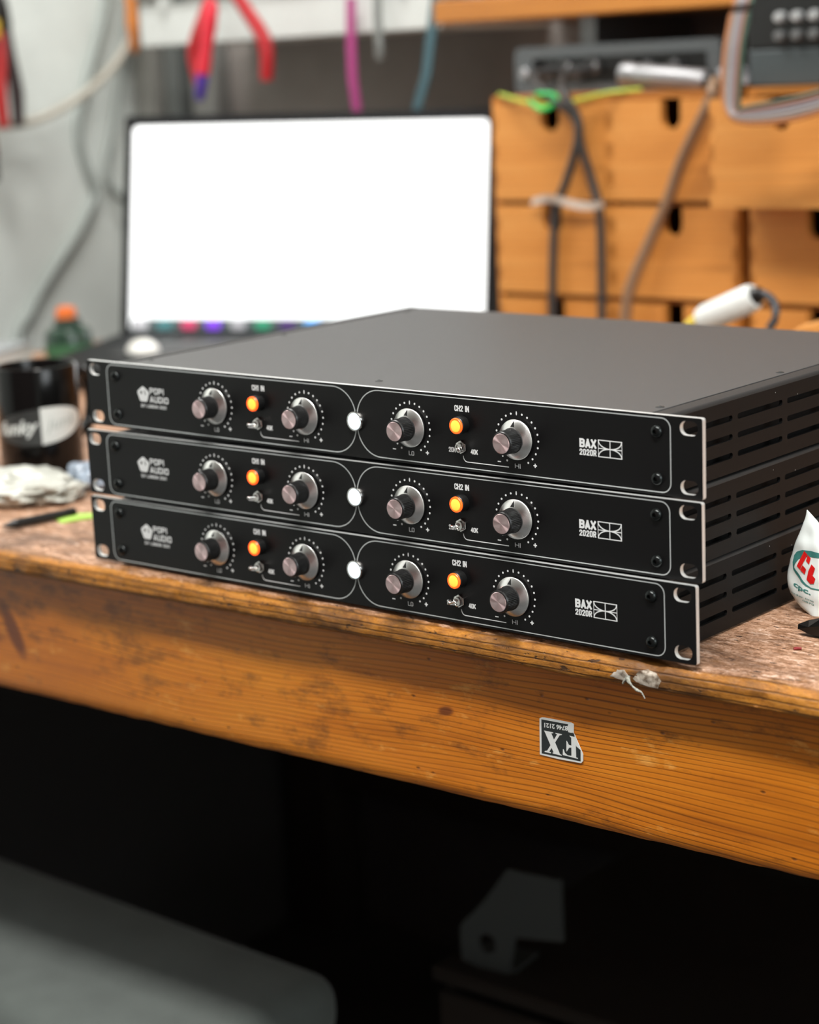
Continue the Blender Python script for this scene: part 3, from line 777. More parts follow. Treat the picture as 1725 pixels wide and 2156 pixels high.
# --- mug with oval print
MR, MH = .0345, .093
mug = empty('mug', on_bench(-.5185, .1815))
M_MUG = mat('black_glaze', (.004, .004, .004), .16, spec=.3)
g = MB().lathe([(.028, 0), (.0325, .001), (MR, .004), (MR, MH - .002), (MR - .001, MH), (MR - .0026, MH), (MR - .0035, MH - .003), (MR - .004, .006), (.001, .005)], 56)
build('body', g, M_MUG, mug, smooth=.6)
ca = math.atan2(-.88 - .1815, .787 + .5185)       # direction of the oval print
hd = ca + 2.3
g = MB().tube([(MR * .97 * math.cos(hd), MR * .97 * math.sin(hd), .078), ((MR + .018) * math.cos(hd), (MR + .018) * math.sin(hd), .078), ((MR + .026) * math.cos(hd), (MR + .026) * math.sin(hd), .058),
               ((MR + .020) * math.cos(hd), (MR + .020) * math.sin(hd), .034), (MR * .97 * math.cos(hd), MR * .97 * math.sin(hd), .024)], .0055, 12)
build('handle', g, M_MUG, mug, smooth=1.0)
g = MB().lathe([(MR - .0042, .070), (.001, .0702)], 40); build('coffee', g, mat('black_coffee', (.01, .006, .004), .08), mug)
OW, OH = 1.18, .0152    # half angle, half height
def on_mug(u, v, off):  # u,v in -1..1 across the oval (tilted)
    a = ca + u * OW; z = .0455 + v * OH + u * .0035
    return ((MR + off) * math.cos(a), (MR + off) * math.sin(a), z)
def oval(u0, u1, off, name, m):
    mb = MB(); n = 30; A, Bq = [], []
    for i in range(n + 1):
        u = u0 + (u1 - u0) * i / n; h = math.sqrt(max(0, 1 - u * u))
        A.append(on_mug(u, h, off)); Bq.append(on_mug(u, -h, off))
    rr = [[on_mug(u0 + (u1 - u0) * i / n, math.sqrt(max(0.0004, 1 - (u0 + (u1 - u0) * i / n) ** 2)) * (1 - 2 * k / 8), off) for k in range(9)] for i in range(n + 1)]
    mb.rings(rr, cap=False, wrap=False)
    return obj(name, flat_mesh(mb, name, m), mug)
M_OVW = mat('mug_print_white', (.70, .74, .72), .35); M_OVD = mat('mug_print_grey', (.035, .038, .038), .3)
oval(-1, .02, .00025, 'oval_dark_half', M_OVD); oval(.02, 1, .00025, 'oval_white_half', M_OVW)
mb = MB(); text(mb, 'funky', lambda u, v: on_mug(-.93 + u * .90, -.52 + v * 1.0, .0005), .03, .25)
text(mb, 'junk', lambda u, v: on_mug(.12 + u * .70, -.45 + v * .85, .0005), -.0, .25, 1)
obj('oval_text', flat_mesh(mb, 'oval_text', [M_OVW, mat('mug_print_pale', (.42, .47, .45), .35)]), mug)
tag(mug, 'black mug with an oval white printed badge, beside the rack stack', 'mug')

# --- crumpled bags
def crumple(name, c, sx, sy, sz, m, seed, label, cat, rot=0.0, n=30, rough=.30):
    mb = MB(); rr = []
    for i in range(n + 1):
        th = PI * i / n; ring = []
        for k in range(n * 2):
            ph = 2 * PI * k / (n * 2)
            p = Vector((math.sin(th) * math.cos(ph), math.sin(th) * math.sin(ph), math.cos(th)))
            d = 1 + .35 * noise.noise(p * 1.7 + Vector((seed, 0, 0))) + rough * abs(noise.noise(p * 3.0 + Vector((0, seed, 0)))) + rough * .2 * noise.noise(p * 8 + Vector((0, 0, seed)))
            z = p.z * d * sz
            ring.append((p.x * d * sx, p.y * d * sy, max(z, -sz * .72) + sz * .72))
        rr.append(ring)
    mb.rings(rr, cap=False); bmesh.ops.remove_doubles(mb.bm, verts=mb.bm.verts, dist=1e-6)
    o = build(name, mb, m, loc=c, rot=(0, 0, rot), smooth=.5); tag(o, label, cat); return o
M_BAG = mat('clear_white_plastic', (.50, .51, .46), .28, coat=.3, vary=.45, bump=(45, .7, .006))
crumple('plastic_bag', on_bench(-.462, .098), .060, .036, .013, M_BAG, 3.1, 'crumpled clear plastic bag lying in front of the mug', 'bag', .3)
crumple('parts_bag', on_bench(-.4330, .1600), .022, .017, .012, mat('blue_white_film', (.30, .36, .44), .25, vary=.9, coat=.3), 8.3, 'small blue and white crumpled packet between mug and rack stack', 'packet', .6)
mk = empty('pencil', on_bench(-.3705, .0300, .0040), (0, 0, math.radians(80)))
build('barrel', MB().lathe([(.0034, .0), (.0034, .044)], 6, 'X'), mat('black_paint', (.012, .012, .012), .4), mk)
build('end_cap', MB().lathe([(.0036, .044), (.0036, .050), (.002, .0515)], 16, 'X'), M_RUBBER, mk, smooth=.6)
build('tip', MB().lathe([(.0034, 0), (.0008, -.010), (.0003, -.011)], 12, 'X'), M_RUBBER, mk, smooth=.6)
tag(mk, 'thin black pen lying on the bench left of the stack', 'pen')
gs = MB(); rr = []
for i in range(9):
    t = i / 8; rr.append([(-.011 + .03 * t, -.009, .0006 + .0012 * math.sin(t * 3)), (-.011 + .03 * t, .009, .0010 + .0012 * math.sin(t * 3 + .4)), (-.011 + .03 * t, .009, .0001), (-.011 + .03 * t, -.009, .0001)])
gs.rings(rr); o = build('sticky_note', gs, mat('lime_paper', (.38, .62, .10), .6), loc=on_bench(-.3570, .0720), rot=(0, 0, 1.2), smooth=.5)
tag(o, 'lime green paper slip beside the rack stack', 'paper')

# --- green bottle with orange cap, behind the mug
bo = empty('bottle', on_bench(-1.008, .6330)); bo.scale = (1.15, 1.15, .80)
build('body', MB().lathe([(.020, 0), (.0235, .003), (.0240, .042), (.0215, .052), (.013, .057), (.012, .060)], 32), mat('dark_green_plastic', (.016, .045, .028), .3, coat=.3), bo, smooth=.6)
build('collar', MB().lathe([(.0135, .058), (.0135, .066), (.011, .068)], 24), mat('green_collar', (.02, .04, .03), .4), bo, smooth=.6)
build('cap', MB().lathe([(.010, .066), (.0105, .080), (.0085, .086), (.002, .088)], 24), mat('orange_cap', (.75, .16, .02), .35), bo, smooth=.6, loc=(-.010, .0, -.002), rot=(0, .12, 0))
build('label_band', MB().lathe([(.0243, .016), (.0243, .032)], 32, cap=False), mat('green_label', (.05, .16, .07), .5), bo, smooth=.6)
tag(bo, 'small dark green bottle with an orange cap', 'bottle')

# --- laptop, open and glowing white
LP = empty('laptop', on_bench(-.8040, .8120, .004), (0, math.radians(1.1), math.radians(26.5)))
M_LAP = mat('laptop_black', (.006, .007, .008), .55, spec=.2)
SW, SH = .432, .243
build('base', MB().box(-SW / 2 - .012, SW / 2 + .012, -.27, .012, .002, .018), M_LAP, LP, bevel=(.004, 3))
kb = MB()
for r_ in range(5):
    for c_ in range(14): kb.box(-.17 + c_ * .0245, -.17 + c_ * .0245 + .021, -.09 - r_ * .024, -.09 - r_ * .024 + .020, .018, .0196)
build('keys', kb, mat('key_black', (.02, .02, .02), .5), LP)
build('touchpad', MB().box(-.06, .06, -.262, -.205, .0179, .0184), mat('touchpad_grey', (.03, .03, .03), .3), LP)
tl = math.radians(-12.5)
lid = build('screen_lid', MB().box(-SW / 2 - .012, SW / 2 + .012, .0, .007, -.004, SH + .020), M_LAP, LP, bevel=(.003, 3), loc=(0, .004, .014), rot=(tl, 0, 0))
scr = plate('screen', rrect(-SW / 2, SW / 2, .007, .007 + SH, .006, 5), [], .0006, [mat('screen_white', (.8, .8, .8), .3, emit=(.93, .985, 1.0), estr=1.02)])
so = obj('screen', scr, lid, (0, -.0009, 0))
dock = MB(); dk = MB()
ic = [(.42, .42, .44), (.05, .16, .17), (.45, .05, .12), (.18, .05, .6), (.3, .3, .32), (.03, .22, .12), (.06, .03, .12), (.06, .25, .55), (.1, .2, .2), (.5, .5, .5), (.5, .2, .1), (.1, .4, .2), (.5, .45, .1), (.3, .05, .3)]
dbar = plate('dock_bar', rrect(-SW / 2 + .002, SW / 2 - .002, .0072, .0205, .004, 4), [], .0002, [mat('dock_grey', (.04, .05, .05), .3, emit=(.10, .13, .13), estr=.6)])
db = obj('dock_bar', dbar, lid, (0, -.0012, 0))
for i, c in enumerate(ic):
    x = -SW / 2 + .014 + i * .0305
    me = plate('dock_icon', rrect(x - .0095, x + .0095, .0085, .0200, .003, 3), [], .0002, [mat('dock_icon_%d' % i, c, .3, emit=c, estr=.8)])
    obj('dock_icon', me, db, (0, -.0003, 0))
build('hinge', MB().lathe([(.006, -.15), (.006, .15)], 16, 'X'), M_LAP, LP, loc=(0, .006, .016), smooth=.6)
tag(LP, 'open black laptop with a glowing blank white screen', 'laptop')
# pale computer mouse on the laptop's front left
ms = MB(); rr = []
for i in range(11):
    t = i / 10; y = -.05 + .10 * t; w = .030 * math.sqrt(max(.02, 1 - (2 * t - 1) ** 2 * .92)); h = .030 * math.sqrt(max(.02, 1 - (1.7 * t - .95) ** 2))
    rr.append([(w * math.cos(a), y, max(0, h * math.sin(a))) for a in [PI * k / 12 for k in range(13)]] + [(-w * .9, y, 0), (w * .9, y, 0)])
ms.rings(rr); mo = empty('computer_mouse', on_bench(-.862, .615, .0255), (0, 0, .9))
for v in ms.bm.verts: v.co = Vector((v.co.x * .62, v.co.y * .62, v.co.z * .45))
build('shell', ms, mat('mouse_white', (.75, .74, .70), .3), mo, smooth=.8)
build('wheel', MB().lathe([(.006, -.003), (.0065, 0), (.006, .003)], 16, 'X'), M_RUBBER, mo, loc=(0, .016, .0095))
tag(mo, 'white computer mouse resting on the laptop', 'computer mouse')
# sheet of paper / notebook to the far left
nb = empty('notebook', on_bench(-1.040, .485), (0, 0, .45)); nb.scale = (.62, .85, 1.9)
build('cover', MB().box(-.09, .09, -.12, .12, 0, .004), mat('notebook_cover', (.02, .02, .022), .4), nb)
build('pages', MB().box(-.086, .088, -.117, .117, .004, .014), mat('paper_white', (.62, .64, .62), .7), nb)
build('top_cover', MB().box(-.09, .09, -.12, .12, .014, .016), mat('notebook_grey', (.30, .32, .33), .4), nb, bevel=(.0008, 1))
tag(nb, 'pale grey notebook lying behind the mug', 'notebook')

# ================================================================== things on the bench, right
# --- white drop-shaped packet with red and teal print
OL = [(.0607, .2405), (.0565, .2398), (.0518, .2382), (.0461, .2357), (.0382, .2324), (.0303, .2297), (.0225, .2280), (.0191, .2278), (.0141, .2284), (.0104, .2295), (.0078, .2323), (.0051, .2341), (.0022, .2378), (.0001, .2423)]
ORr = [(.0607, .2407), (.0577, .2440), (.0544, .2475), (.045, .256), (.034, .266), (.022, .2715), (.012, .272), (.005, .266), (.0001, .256)]
def interp(T, z):
    if z >= T[0][0]: return T[0][1]
    for (z0, x0), (z1, x1) in zip(T, T[1:]):
        if z1 <= z <= z0: return x0 + (x1 - x0) * (z0 - z) / (z0 - z1)
    return T[-1][1]
def pk_y(x, z):
    a, b = interp(OL, z), interp(ORr, z); t = min(1, max(0, (x - a) / max(1e-6, b - a)))
    bulge = .007 * math.sqrt(max(0, 4 * t * (1 - t))) * (1 - (z / .0607) ** 3)
    return -bulge - .0012 * noise.noise(Vector((x * 150, z * 110, 4)))
pk = empty('packet', on_bench(.2455, .1200)); PKO = Vector((-.25, 0, -DZ * 0))
mb = MB(); rr = []
for i in range(41):
    z = .0001 + .0605 * i / 40; a, b = interp(OL, z), interp(ORr, z)
    F = [(a + (b - a) * k / 24 - .25, pk_y(a + (b - a) * k / 24, z), z) for k in range(25)]
    Bk = [(a + (b - a) * k / 24 - .25, .0006 - pk_y(a + (b - a) * k / 24, z) * .6, z) for k in range(24, -1, -1)]
    rr.append(F + Bk)
mb.rings(rr); build('bag', mb, mat('white_polythene', (.74, .80, .78), .35, coat=.2), pk, smooth=.9)
def pk_print(mb, pts, off, mi=0):
    n = len(pts); c = (sum(p[0] for p in pts) / n, sum(p[1] for p in pts) / n)
    rings_ = [[(p[0] * w + c[0] * (1 - w) - .25, pk_y(p[0] * w + c[0] * (1 - w), p[1] * w + c[1] * (1 - w)) - off, p[1] * w + c[1] * (1 - w)) for p in pts] for w in (1, .75, .5, .25, .02)]
    mb.rings(rings_, cap=False, mi=mi)
def pk_strip(mb, A, B, off, sub=3):
    """ribbon between two polylines"""
    for i in range(len(A) - 1):
        for s in range(sub):
            q = []
            for T, tt in ((A, s / sub), (A, (s + 1) / sub), (B, (s + 1) / sub), (B, s / sub)):
                x = T[i][0] + (T[i + 1][0] - T[i][0]) * tt; z = T[i][1] + (T[i + 1][1] - T[i][1]) * tt
                q.append(mb.bm.verts.new((x - .25, pk_y(x, z) - off, z)))
            mb.bm.faces.new(q)
def pk_t(x, z): return (x - .25, pk_y(x, z) - .0002, z)
M_TEAL = mat('teal_ink', (.05, .20, .18), .4); M_RED = mat('red_ink', (.62, .012, .012), .35)
mb = MB()
pk_strip(mb, [(.2343, .0256), (.2334, .0295), (.2342, .0338), (.2361, .0362), (.2406, .0380), (.2466, .0382), (.2530, .0374), (.2585, .0345)], [(.2351, .0262), (.2352, .0285), (.2362, .0300), (.2380, .0322), (.2410, .0338), (.2466, .0346), (.2530, .0345), (.2575, .0335)], .0002)
pk_strip(mb, [(.2343, .0256), (.2361, .0234), (.2402, .0193), (.2434, .0172), (.2468, .0160), (.2520, .0156), (.2570, .0180)], [(.2351, .0268), (.2374, .0245), (.2407, .0208), (.2441, .0181), (.2468, .0168), (.2520, .0164), (.2562, .0188)], .0002)
text(mb, 'cpc.', lambda u, v: pk_t(.2344 + .0125 * u, .0146 - .0034 * u + .0032 * v), .03)
text(mb, 'order line', lambda u, v: pk_t(.2324 + .0165 * u, .0113 - .0030 * u + .0010 * v), .01)
text(mb, '0870', lambda u, v: pk_t(.2410 + .008 * u, .0078 - .0016 * u + .0010 * v), .01)
obj('teal_print', flat_mesh(mb, 'teal_print', M_TEAL), pk)
mb = MB()
for pts in ([(.2420, .0377), (.2441, .0358), (.2393, .0264), (.2372, .0283)], [(.2443, .0356), (.2463, .0338), (.2454, .0301), (.2433, .0320)], [(.2411, .0292), (.2435, .0272), (.2426, .0239), (.2395, .0262)],
            [(.2470, .0305), (.2451, .0263), (.2440, .0212), (.2466, .0190), (.2490, .0195), (.2500, .0225), (.2480, .0240), (.2495, .0285)]):
    pk_print(mb, pts, .00035)
obj('red_print', flat_mesh(mb, 'red_print', M_RED), pk)
tag(pk, 'white drop-shaped plastic packet with red and teal print leaning by the rack stack', 'packet')

# --- black flush cutters lying beside the packet
ct = empty('cutters', on_bench(.2555, .0745), (0, 0, math.radians(22)))
M_STEEL = mat('black_steel', (.035, .032, .030), .28, .85); 
def jaw(s):
    mb = MB()
    st = [(0, .0003, .0012, .004, .0065), (.006, .0003, .0038, .002, .009), (.013, .0003, .0062, .0012, .0105), (.0135, .0003, .0062, .0012, .0125), (.030, -.004, .0085, .0012, .0125), (.036, -.004, .0085, .0012, .0125)]
    rr = []
    for x, a, b, z0, z1 in st: rr.append([(x, s * a, z0 + .001), (x, s * b, z0), (x, s * b, z1 - .003), (x, s * a, z1)])
    mb.rings(rr); return mb
for s in (-1, 1):
    build('jaw', jaw(s), M_STEEL, ct, bevel=(.0003, 1))
    build('handle', MB().tube([(.034, s * .005, .006), (.050, s * .010, .006), (.085, s * .016, .0065), (.130, s * .014, .0065)], [.0035, .0055, .0062, .0045], 12), mat('black_grip', (.01, .01, .011), .5), ct, smooth=1.0)
build('pivot', MB().lathe([(.0045, .011), (.0045, .0138), (.003, .0145)], 20), M_CHROME, ct, loc=(.026, 0, 0), smooth=.6)
tag(ct, 'black steel flush cutters with pointed jaws, in front of the white packet', 'cutters')
# --- dark tape roll behind the cutters, under the packet's edge
tr = MB().lathe([(.013, 0), (.0215, 0), (.022, .001), (.022, .0095), (.0215, .0105), (.013, .0105)], 40); tr.rings([[(.013 * math.cos(2 * PI * i / 40), .013 * math.sin(2 * PI * i / 40), h) for i in range(40)] for h in (0, .0105)], cap=False)
o = build('tape_roll', tr, mat('black_tape', (.014, .016, .017), .4), loc=on_bench(.288, .1085), smooth=.6)
tag(o, 'small black roll of tape between cutters and packet', 'tape')
o = build('wire_offcut', MB().tube([(-.0022, 0, .0008), (0, .0002, .0010), (.0022, -.0002, .0008)], .0008, 8), mat('dark_red_wire', (.22, .01, .012), .4), loc=on_bench(.2693, .0490), rot=(0, 0, .7), smooth=1.0)
tag(o, 'tiny dark red wire offcut on the bare bench top', 'wire')

# ================================================================== drawers and what stands on them
M_DRAW = wood('orange_drawer_wood', (.44, .155, .022), (.62, .25, .05), (.70, .33, .085), line_period=.009, linestr=.15, coat=.05, rough=.5, seed=5.0, spots=False)
M_CARC = wood('orange_carcass_wood', (.30, .10, .012), (.42, .15, .02), (.50, .20, .03), line_period=.009, linestr=.2, coat=.05, rough=.5, seed=9.0, spots=False)
M_JOINT = mat('end_grain_wood', (.40, .15, .022), .6)
def drawer(parent, x0, x1, z0, z1, y, depth):
    d = empty('drawer', ((x0 + x1) / 2, y, z0), parent=parent)
    w = (x1 - x0) / 2; h = z1 - z0; nh = .012
    pts = [(-w, 0), (w, 0)]
    def crenel(side, up):
        n = 7; q = []
        for k in range(n):
            za, zb = h * k / n, h * (k + 1) / n; xx = w if k % 2 == 0 else w - .0045
            q += [(side * xx, za), (side * xx, zb)]
        return q if up else q[::-1]
    notch = [(.012 * math.cos(a), h - .018 + .012 * math.sin(a)) for a in [-PI * i / 10 for i in range(11)]]
    pts = crenel(1, True) + [(.012, h)] + notch + [(-.012, h)] + crenel(-1, False)
    cl = []
    for p in pts:
        if not cl or (abs(cl[-1][0] - p[0]) + abs(cl[-1][1] - p[1])) > 1e-6: cl.append(p)
    me = plate('drawer_front', cl, [], .010, [M_DRAW]); obj('drawer_front', me, d)
    mb = MB(); mb.box(-w, -w + .008, .0101, depth, 0, h); mb.box(w - .008, w, .0101, depth, 0, h); mb.box(-w + .008, w - .008, depth - .008, depth, 0, h); mb.box(-w + .008, w - .008, .0101, depth - .008, .002, .006)
    build('drawer_box', mb, M_CARC, d)
    n = 7
    for k in range(1, n, 2):
        for sd in (-1, 1):
            build('finger_joint', MB().box(w - .0045 if sd > 0 else -w, w if sd > 0 else -(w - .0045), .0008, .0100, h * k / n + .0003, h * (k + 1) / n - .0003), M_JOINT, d)
def chest(x0, x1, y, z1, rows, cols, pulled, label):
    c = empty('drawer_chest', on_bench(x0, y)); t = .007; D = .19
    mb = MB(); W = x1 - x0; H = z1 - DZ
    mb.box(0, t, .004, D, 0, H); mb.box(W - t, W, .004, D, 0, H); mb.box(t, W - t, .004, D, H - t, H); mb.box(t, W - t, .004, D, 0, .006); mb.box(t, W - t, D - .005, D, .006, H - t)
    cw = (W - t) / cols
    for k in range(1, cols): mb.box(cw * k, cw * k + t, .006, D - .005, .006, H - t)
    for (za, zb) in rows[1:]: mb.box(t, W - t, .010, D - .005, zb - DZ + .0005, zb - DZ + .0035)
    build('carcass', mb, M_CARC, c, bevel=None)
    for k in range(cols):
        for i, (za, zb) in enumerate(rows):
            drawer(c, cw * k + .0035, cw * (k + 1) + .0035, za - DZ, zb - DZ, -.074 if (k, i) == pulled else 0, .165)
    tag(c, label, 'drawer chest', 'wooden drawer chests')
    return c
ROWS = [(.1745, .2755), (.0755, .1685), (.0055, .0690)]
chest(-.5440, -.2390, .85, .2835, ROWS, 2, None, 'orange wooden mini drawer chest with all drawers shut, beside the laptop')
chest(-.2300, .0750, .85, .2835, ROWS, 2, (0, 0), 'orange wooden mini drawer chest with one upper drawer pulled out')

# --- audio interface on the chest
ai = empty('audio_interface', (-.565, .925, .2835)); M_IF = mat('interface_grey', (.095, .105, .11), .40, .2)
AW, AH, AD = .262, .050, .10
ring_o = rrect(0, AW, 0, AH, .009, 5)
me = plate('case_front', ring_o, [rrect(.024, AW - .016, .0085, AH - .0125, .002, 3)], .012, [M_IF]); obj('case_front', me, ai)
mb = MB(); mb.rings([[(p[0], .0121, p[1]) for p in ring_o], [(p[0], AD, p[1]) for p in ring_o]]); build('case', mb, M_IF, ai, smooth=.6)
build('recess_panel', MB().box(.024, AW - .016, .0110, .0120, .0085, AH - .0125), mat('interface_black', (.006, .007, .007), .3), ai)
for i, x in enumerate((.042, .062, .078, .098)):
    k = build('input_jack', MB().lathe([(.0088, 0), (.0088, .006), (.0070, .0075), (.0050, .0075), (.0050, .003)], 24, '-Y'), mat('jack_grey', (.16, .16, .16), .3, .6), ai, loc=(x, .011, .026 if i % 2 else .021), smooth=.6)
for x in (.150, .172, .205): build('dial', MB().lathe([(.0065, 0), (.0060, .012), (.005, .013)], 24, '-Y'), mat('dial_grey', (.10, .10, .105), .3, .4), ai, loc=(x, .011, .024), smooth=.6)
build('side_button', MB().lathe([(.006, 0), (.006, .003), (.005, .0038)], 20, '-Y'), mat('button_silver', (.32, .32, .33), .3, .6), ai, loc=(.0135, 0, .022), smooth=.6)
tag(ai, 'dark grey audio interface with black recessed front on the drawer chest', 'audio interface')

# --- cables from the interface down the drawers
def cable(name, pts, r, m, label, cat='cable', plug=None, group=None):
    if plug:
        e = empty(name, pts[-1]); o3 = Vector(pts[-1])
        build('cord', MB().tube([Vector(p) - o3 for p in pts], r, 8), m, e, smooth=1.0)
        build('plug', MB().tube([Vector(p) - o3 for p in plug[0]], plug[1], 12, smoothpath=False), plug[2], e, smooth=1.0)
        tag(e, label, cat, group); return e
    o = bpy.data.objects.new(name, None)
    o3 = Vector(pts[-1]); bpy.data.objects.remove(o)
    o = build(name, MB().tube([Vector(p) - o3 for p in pts], r, 8), m, loc=pts[-1], smooth=1.0)
    tag(o, label, cat, group); return o
M_CABLE = mat('dark_grey_cable', (.035, .033, .032), .45); M_PLUG = mat('plug_metal', (.22, .22, .22), .3, .8)
cable('audio_cable', [(-.5030, .915, .3070), (-.4900, .860, .3020), (-.4560, .836, .2830), (-.4250, .838, .2600), (-.4240, .8395, .2350), (-.4400, .840, .1950), (-.4540, .840, .1650), (-.4600, .840, .1100), (-.4640, .836, .0300), (-.4700, .810, .0020)], .0046, M_CABLE,
      'dark audio cable hanging down the drawers, the one nearer the laptop', plug=([(-.5030, .928, .3070), (-.5030, .900, .3060), (-.4980, .878, .3040)], .0062, M_PLUG), group='cables on the drawers')
cable('audio_cable', [(-.4670, .915, .3070), (-.4600, .870, .3020), (-.4310, .828, .2850), (-.4160, .830, .2600), (-.4150, .832, .2350), (-.4080, .840, .1980), (-.3990, .840, .1630), (-.3980, .840, .1100), (-.3990, .836, .0300), (-.3950, .810, .0020)], .0046, M_CABLE,
      'dark audio cable hanging down the drawers, the middle one of three', plug=([(-.4670, .928, .3070), (-.4670, .900, .3060), (-.4640, .880, .3040)], .0062, M_PLUG), group='cables on the drawers')
cable('thin_cable', [(-.2780, .880, .2905), (-.2640, .846, .2890), (-.2620, .832, .2700), (-.2960, .838, .2180), (-.3160, .840, .1750), (-.3370, .840, .1370), (-.3620, .836, .0830), (-.3680, .830, .0300), (-.3600, .780, .0050)], .0058, mat('brown_grey_cable', (.24, .145, .085), .5),
      'brownish cable slanting across the second drawer column')
# green and yellow wire over the chest edge
e = empty('wire_bundle', (-.462, .853, .2835)); o3 = Vector((-.462, .853, .2835))
P1 = [(-.540, .862, .2855), (-.520, .846, .2840), (-.495, .838, .2790), (-.465, .836, .2735), (-.440, .838, .2745), (-.415, .842, .2790), (-.385, .846, .2840), (-.360, .864, .2855)]
build('yellow_wire', MB().tube([Vector(p) - o3 for p in P1], .0022, 8), mat('yellow_green_wire', (.42, .52, .06), .4), e, smooth=1.0)
build('green_tie', MB().tube([Vector(p) - o3 for p in [(-.480, .834, .2790), (-.462, .832, .2690), (-.444, .834, .2770), (-.450, .834, .2840), (-.470, .834, .2850)]], .0026, 8), mat('green_tie', (.01, .50, .10), .4), e, smooth=1.0)
tag(e, 'yellow and bright green wire looped over the chest front edge', 'wire')
# clear plastic tag on the cables
tg = MB(); rr = []
for i in range(13):
    t = i / 12; x = -.046 + .092 * t; z = .004 * math.sin(t * 6); rr.append([(x, -.002 + .003 * math.sin(t * 9), z - .0035), (x, -.001 + .003 * math.sin(t * 9 + 1), z + .0045), (x, .0005 + .003 * math.sin(t * 9 + 1), z + .0045), (x, -.0005 + .003 * math.sin(t * 9), z - .0035)])
tg.rings(rr); o = build('plastic_strip', tg, mat('clear_film', (.44, .36, .30), .2, coat=.4), loc=(-.432, .830, .1735), smooth=.6)
tag(o, 'pale clear plastic strip caught across the two hanging audio cables', 'plastic strip')
# --- silver torch
to = empty('torch', (-.3380, .8780, .2835 + .0125), (math.radians(0), math.radians(6), math.radians(4)))
build('barrel', MB().lathe([(.0108, -.036), (.0115, -.034), (.0115, .042), (.010, .045)], 28, 'X'), mat('torch_silver', (.34, .34, .35), .45, .8), to, smooth=.6)
build('head', MB().lathe([(.0112, -.034), (.0122, -.040), (.0122, -.050), (.0112, -.052)], 28, 'X'), mat('torch_silver', (.34, .34, .35), .45, .8), to, smooth=.6)
build('tail', MB().lathe([(.0085, .044), (.0085, .052), (.006, .056)], 24, 'X'), M_RUBBER, to, smooth=.6)
tag(to, 'small silver metal torch lying in front of the audio interface', 'torch')
# crumpled translucent wrap next to torch
crumple('film_wrap', (-.262, .880, .2835), .016, .014, .013, mat('grey_film', (.34, .34, .36), .25, coat=.3, vary=.4), 5.5, 'crumpled grey plastic wrap at the end of the torch', 'plastic wrap', .2, 20)
# --- equipment with pale knobs on the other chest
dv = empty('mixer', (-.246, .870, .2835)); M_DV = mat('mixer_case', (.022, .026, .028), .4)
build('case', MB().box(0, .30, .010, .040, 0, .112), M_DV, dv, bevel=(.004, 2))
build('lower_panel', MB().box(.004, .296, .006, .010, .001, .035), mat('mixer_panel_grey', (.055, .070, .075), .45), dv, bevel=(.001, 1))
build('upper_panel', MB().box(.004, .296, .007, .010, .037, .109), mat('mixer_panel_black', (.010, .011, .011), .4), dv, bevel=(.001, 1))
for i in range(9):
    for j, (zz, cc) in enumerate(((.0655, .40), (.0480, .14))):
        build('knob', MB().lathe([(.0055, 0), (.0055, .006), (.0045, .0095), (.003, .010)], 20, '-Y'), mat('mixer_knob_%d' % j, (cc, cc * 1.04, cc * 1.05), .35), dv, loc=(.041 + i * .0185, .007, zz), smooth=.6)
tag(dv, 'dark mixer standing upright on the chest, with rows of pale knobs', 'mixer')
# --- loop of ribbon cable hanging in front of it
rb = empty('ribbon_cable', (-.150, .70, .2835)); o3 = Vector((-.150, .70, .2835))
strands = [((.40, .15, .05), 0), ((.26, .20, .17), 1), ((.30, .28, .28), 2), ((.22, .20, .22), 3), ((.26, .12, .08), 4), ((.03, .07, .045), 5)]
for c, i in strands:
    d = (i - 2.5) * .0036
    P = [(-.130 + d, .95, .3925), (-.131 + d, .905, .412), (-.132 + d, .85, .424), (-.136 + d, .76, .412), (-.1400 + d, .705, .375), (-.1450 + d, .690, .335), (-.1470 + d, .685, .300), (-.1460 + d * .8, .682, .2700 - d * .4), (-.1360 + d * .3, .680, .2640 + d * .6), (-.1000, .684, .2660 + d), (-.0600, .690, .2740 + d), (-.0200, .715, .2900 + d), (.0200, .770, .3080 + d), (.0500, .830, .2980 + d * .5), (.0560 + d, .858, .2862)]
    build('strand', MB().tube([Vector(p) - o3 for p in P], .0020, 8, sub=5), mat('strand_%d' % i, c, .45), rb, smooth=1.0)
tag(rb, 'grey and orange ribbon cable hanging in a loop before the mixer', 'cable')

# --- behind the stack: carton with a white-sleeved plug and a curved wooden piece
cb = empty('carton', on_bench(-.07, .612)); cb.scale = (1, .5, .955)
mb = MB(); mb.box(-.20, .17, -.10, -.097, 0, .078); mb.box(-.20, .17, .097, .10, 0, .078); mb.box(-.20, -.197, -.097, .097, 0, .078); mb.box(.167, .17, -.097, .097, 0, .078); mb.box(-.197, .167, -.097, .097, 0, .003)
build('walls', mb, mat('brown_card', (.18, .10, .05), .7), cb)
build('flap', MB().box(-.20, .17, -.099, .099, .0782, .0797), mat('brown_card', (.18, .10, .05), .7), cb)
tag(cb, 'low brown carton behind the rack stack', 'carton')
pl = empty('plug_lead', (-.1150, .6200, .0900)); o3 = Vector((-.1150, .6200, .0900))
a, b = Vector((-.1420, .6200, .0900)), Vector((-.0880, .6200, .1130))
build('sleeve', MB().tube([a - o3, a + (b - a) * .1 - o3, a + (b - a) * .9 - o3, b - o3], [.0105, .0125, .0125, .0110], 24, smoothpath=False), mat('white_sleeve', (.75, .78, .76), .3), pl, smooth=1.0)
build('tip', MB().tube([a + (a - b) * .34 - o3, a + (a - b) * .2 - o3, a + (a - b) * .02 - o3], [.003, .0062, .0080], 18, smoothpath=False), mat('yellow_tip', (.72, .55, .06), .35), pl, smooth=1.0)
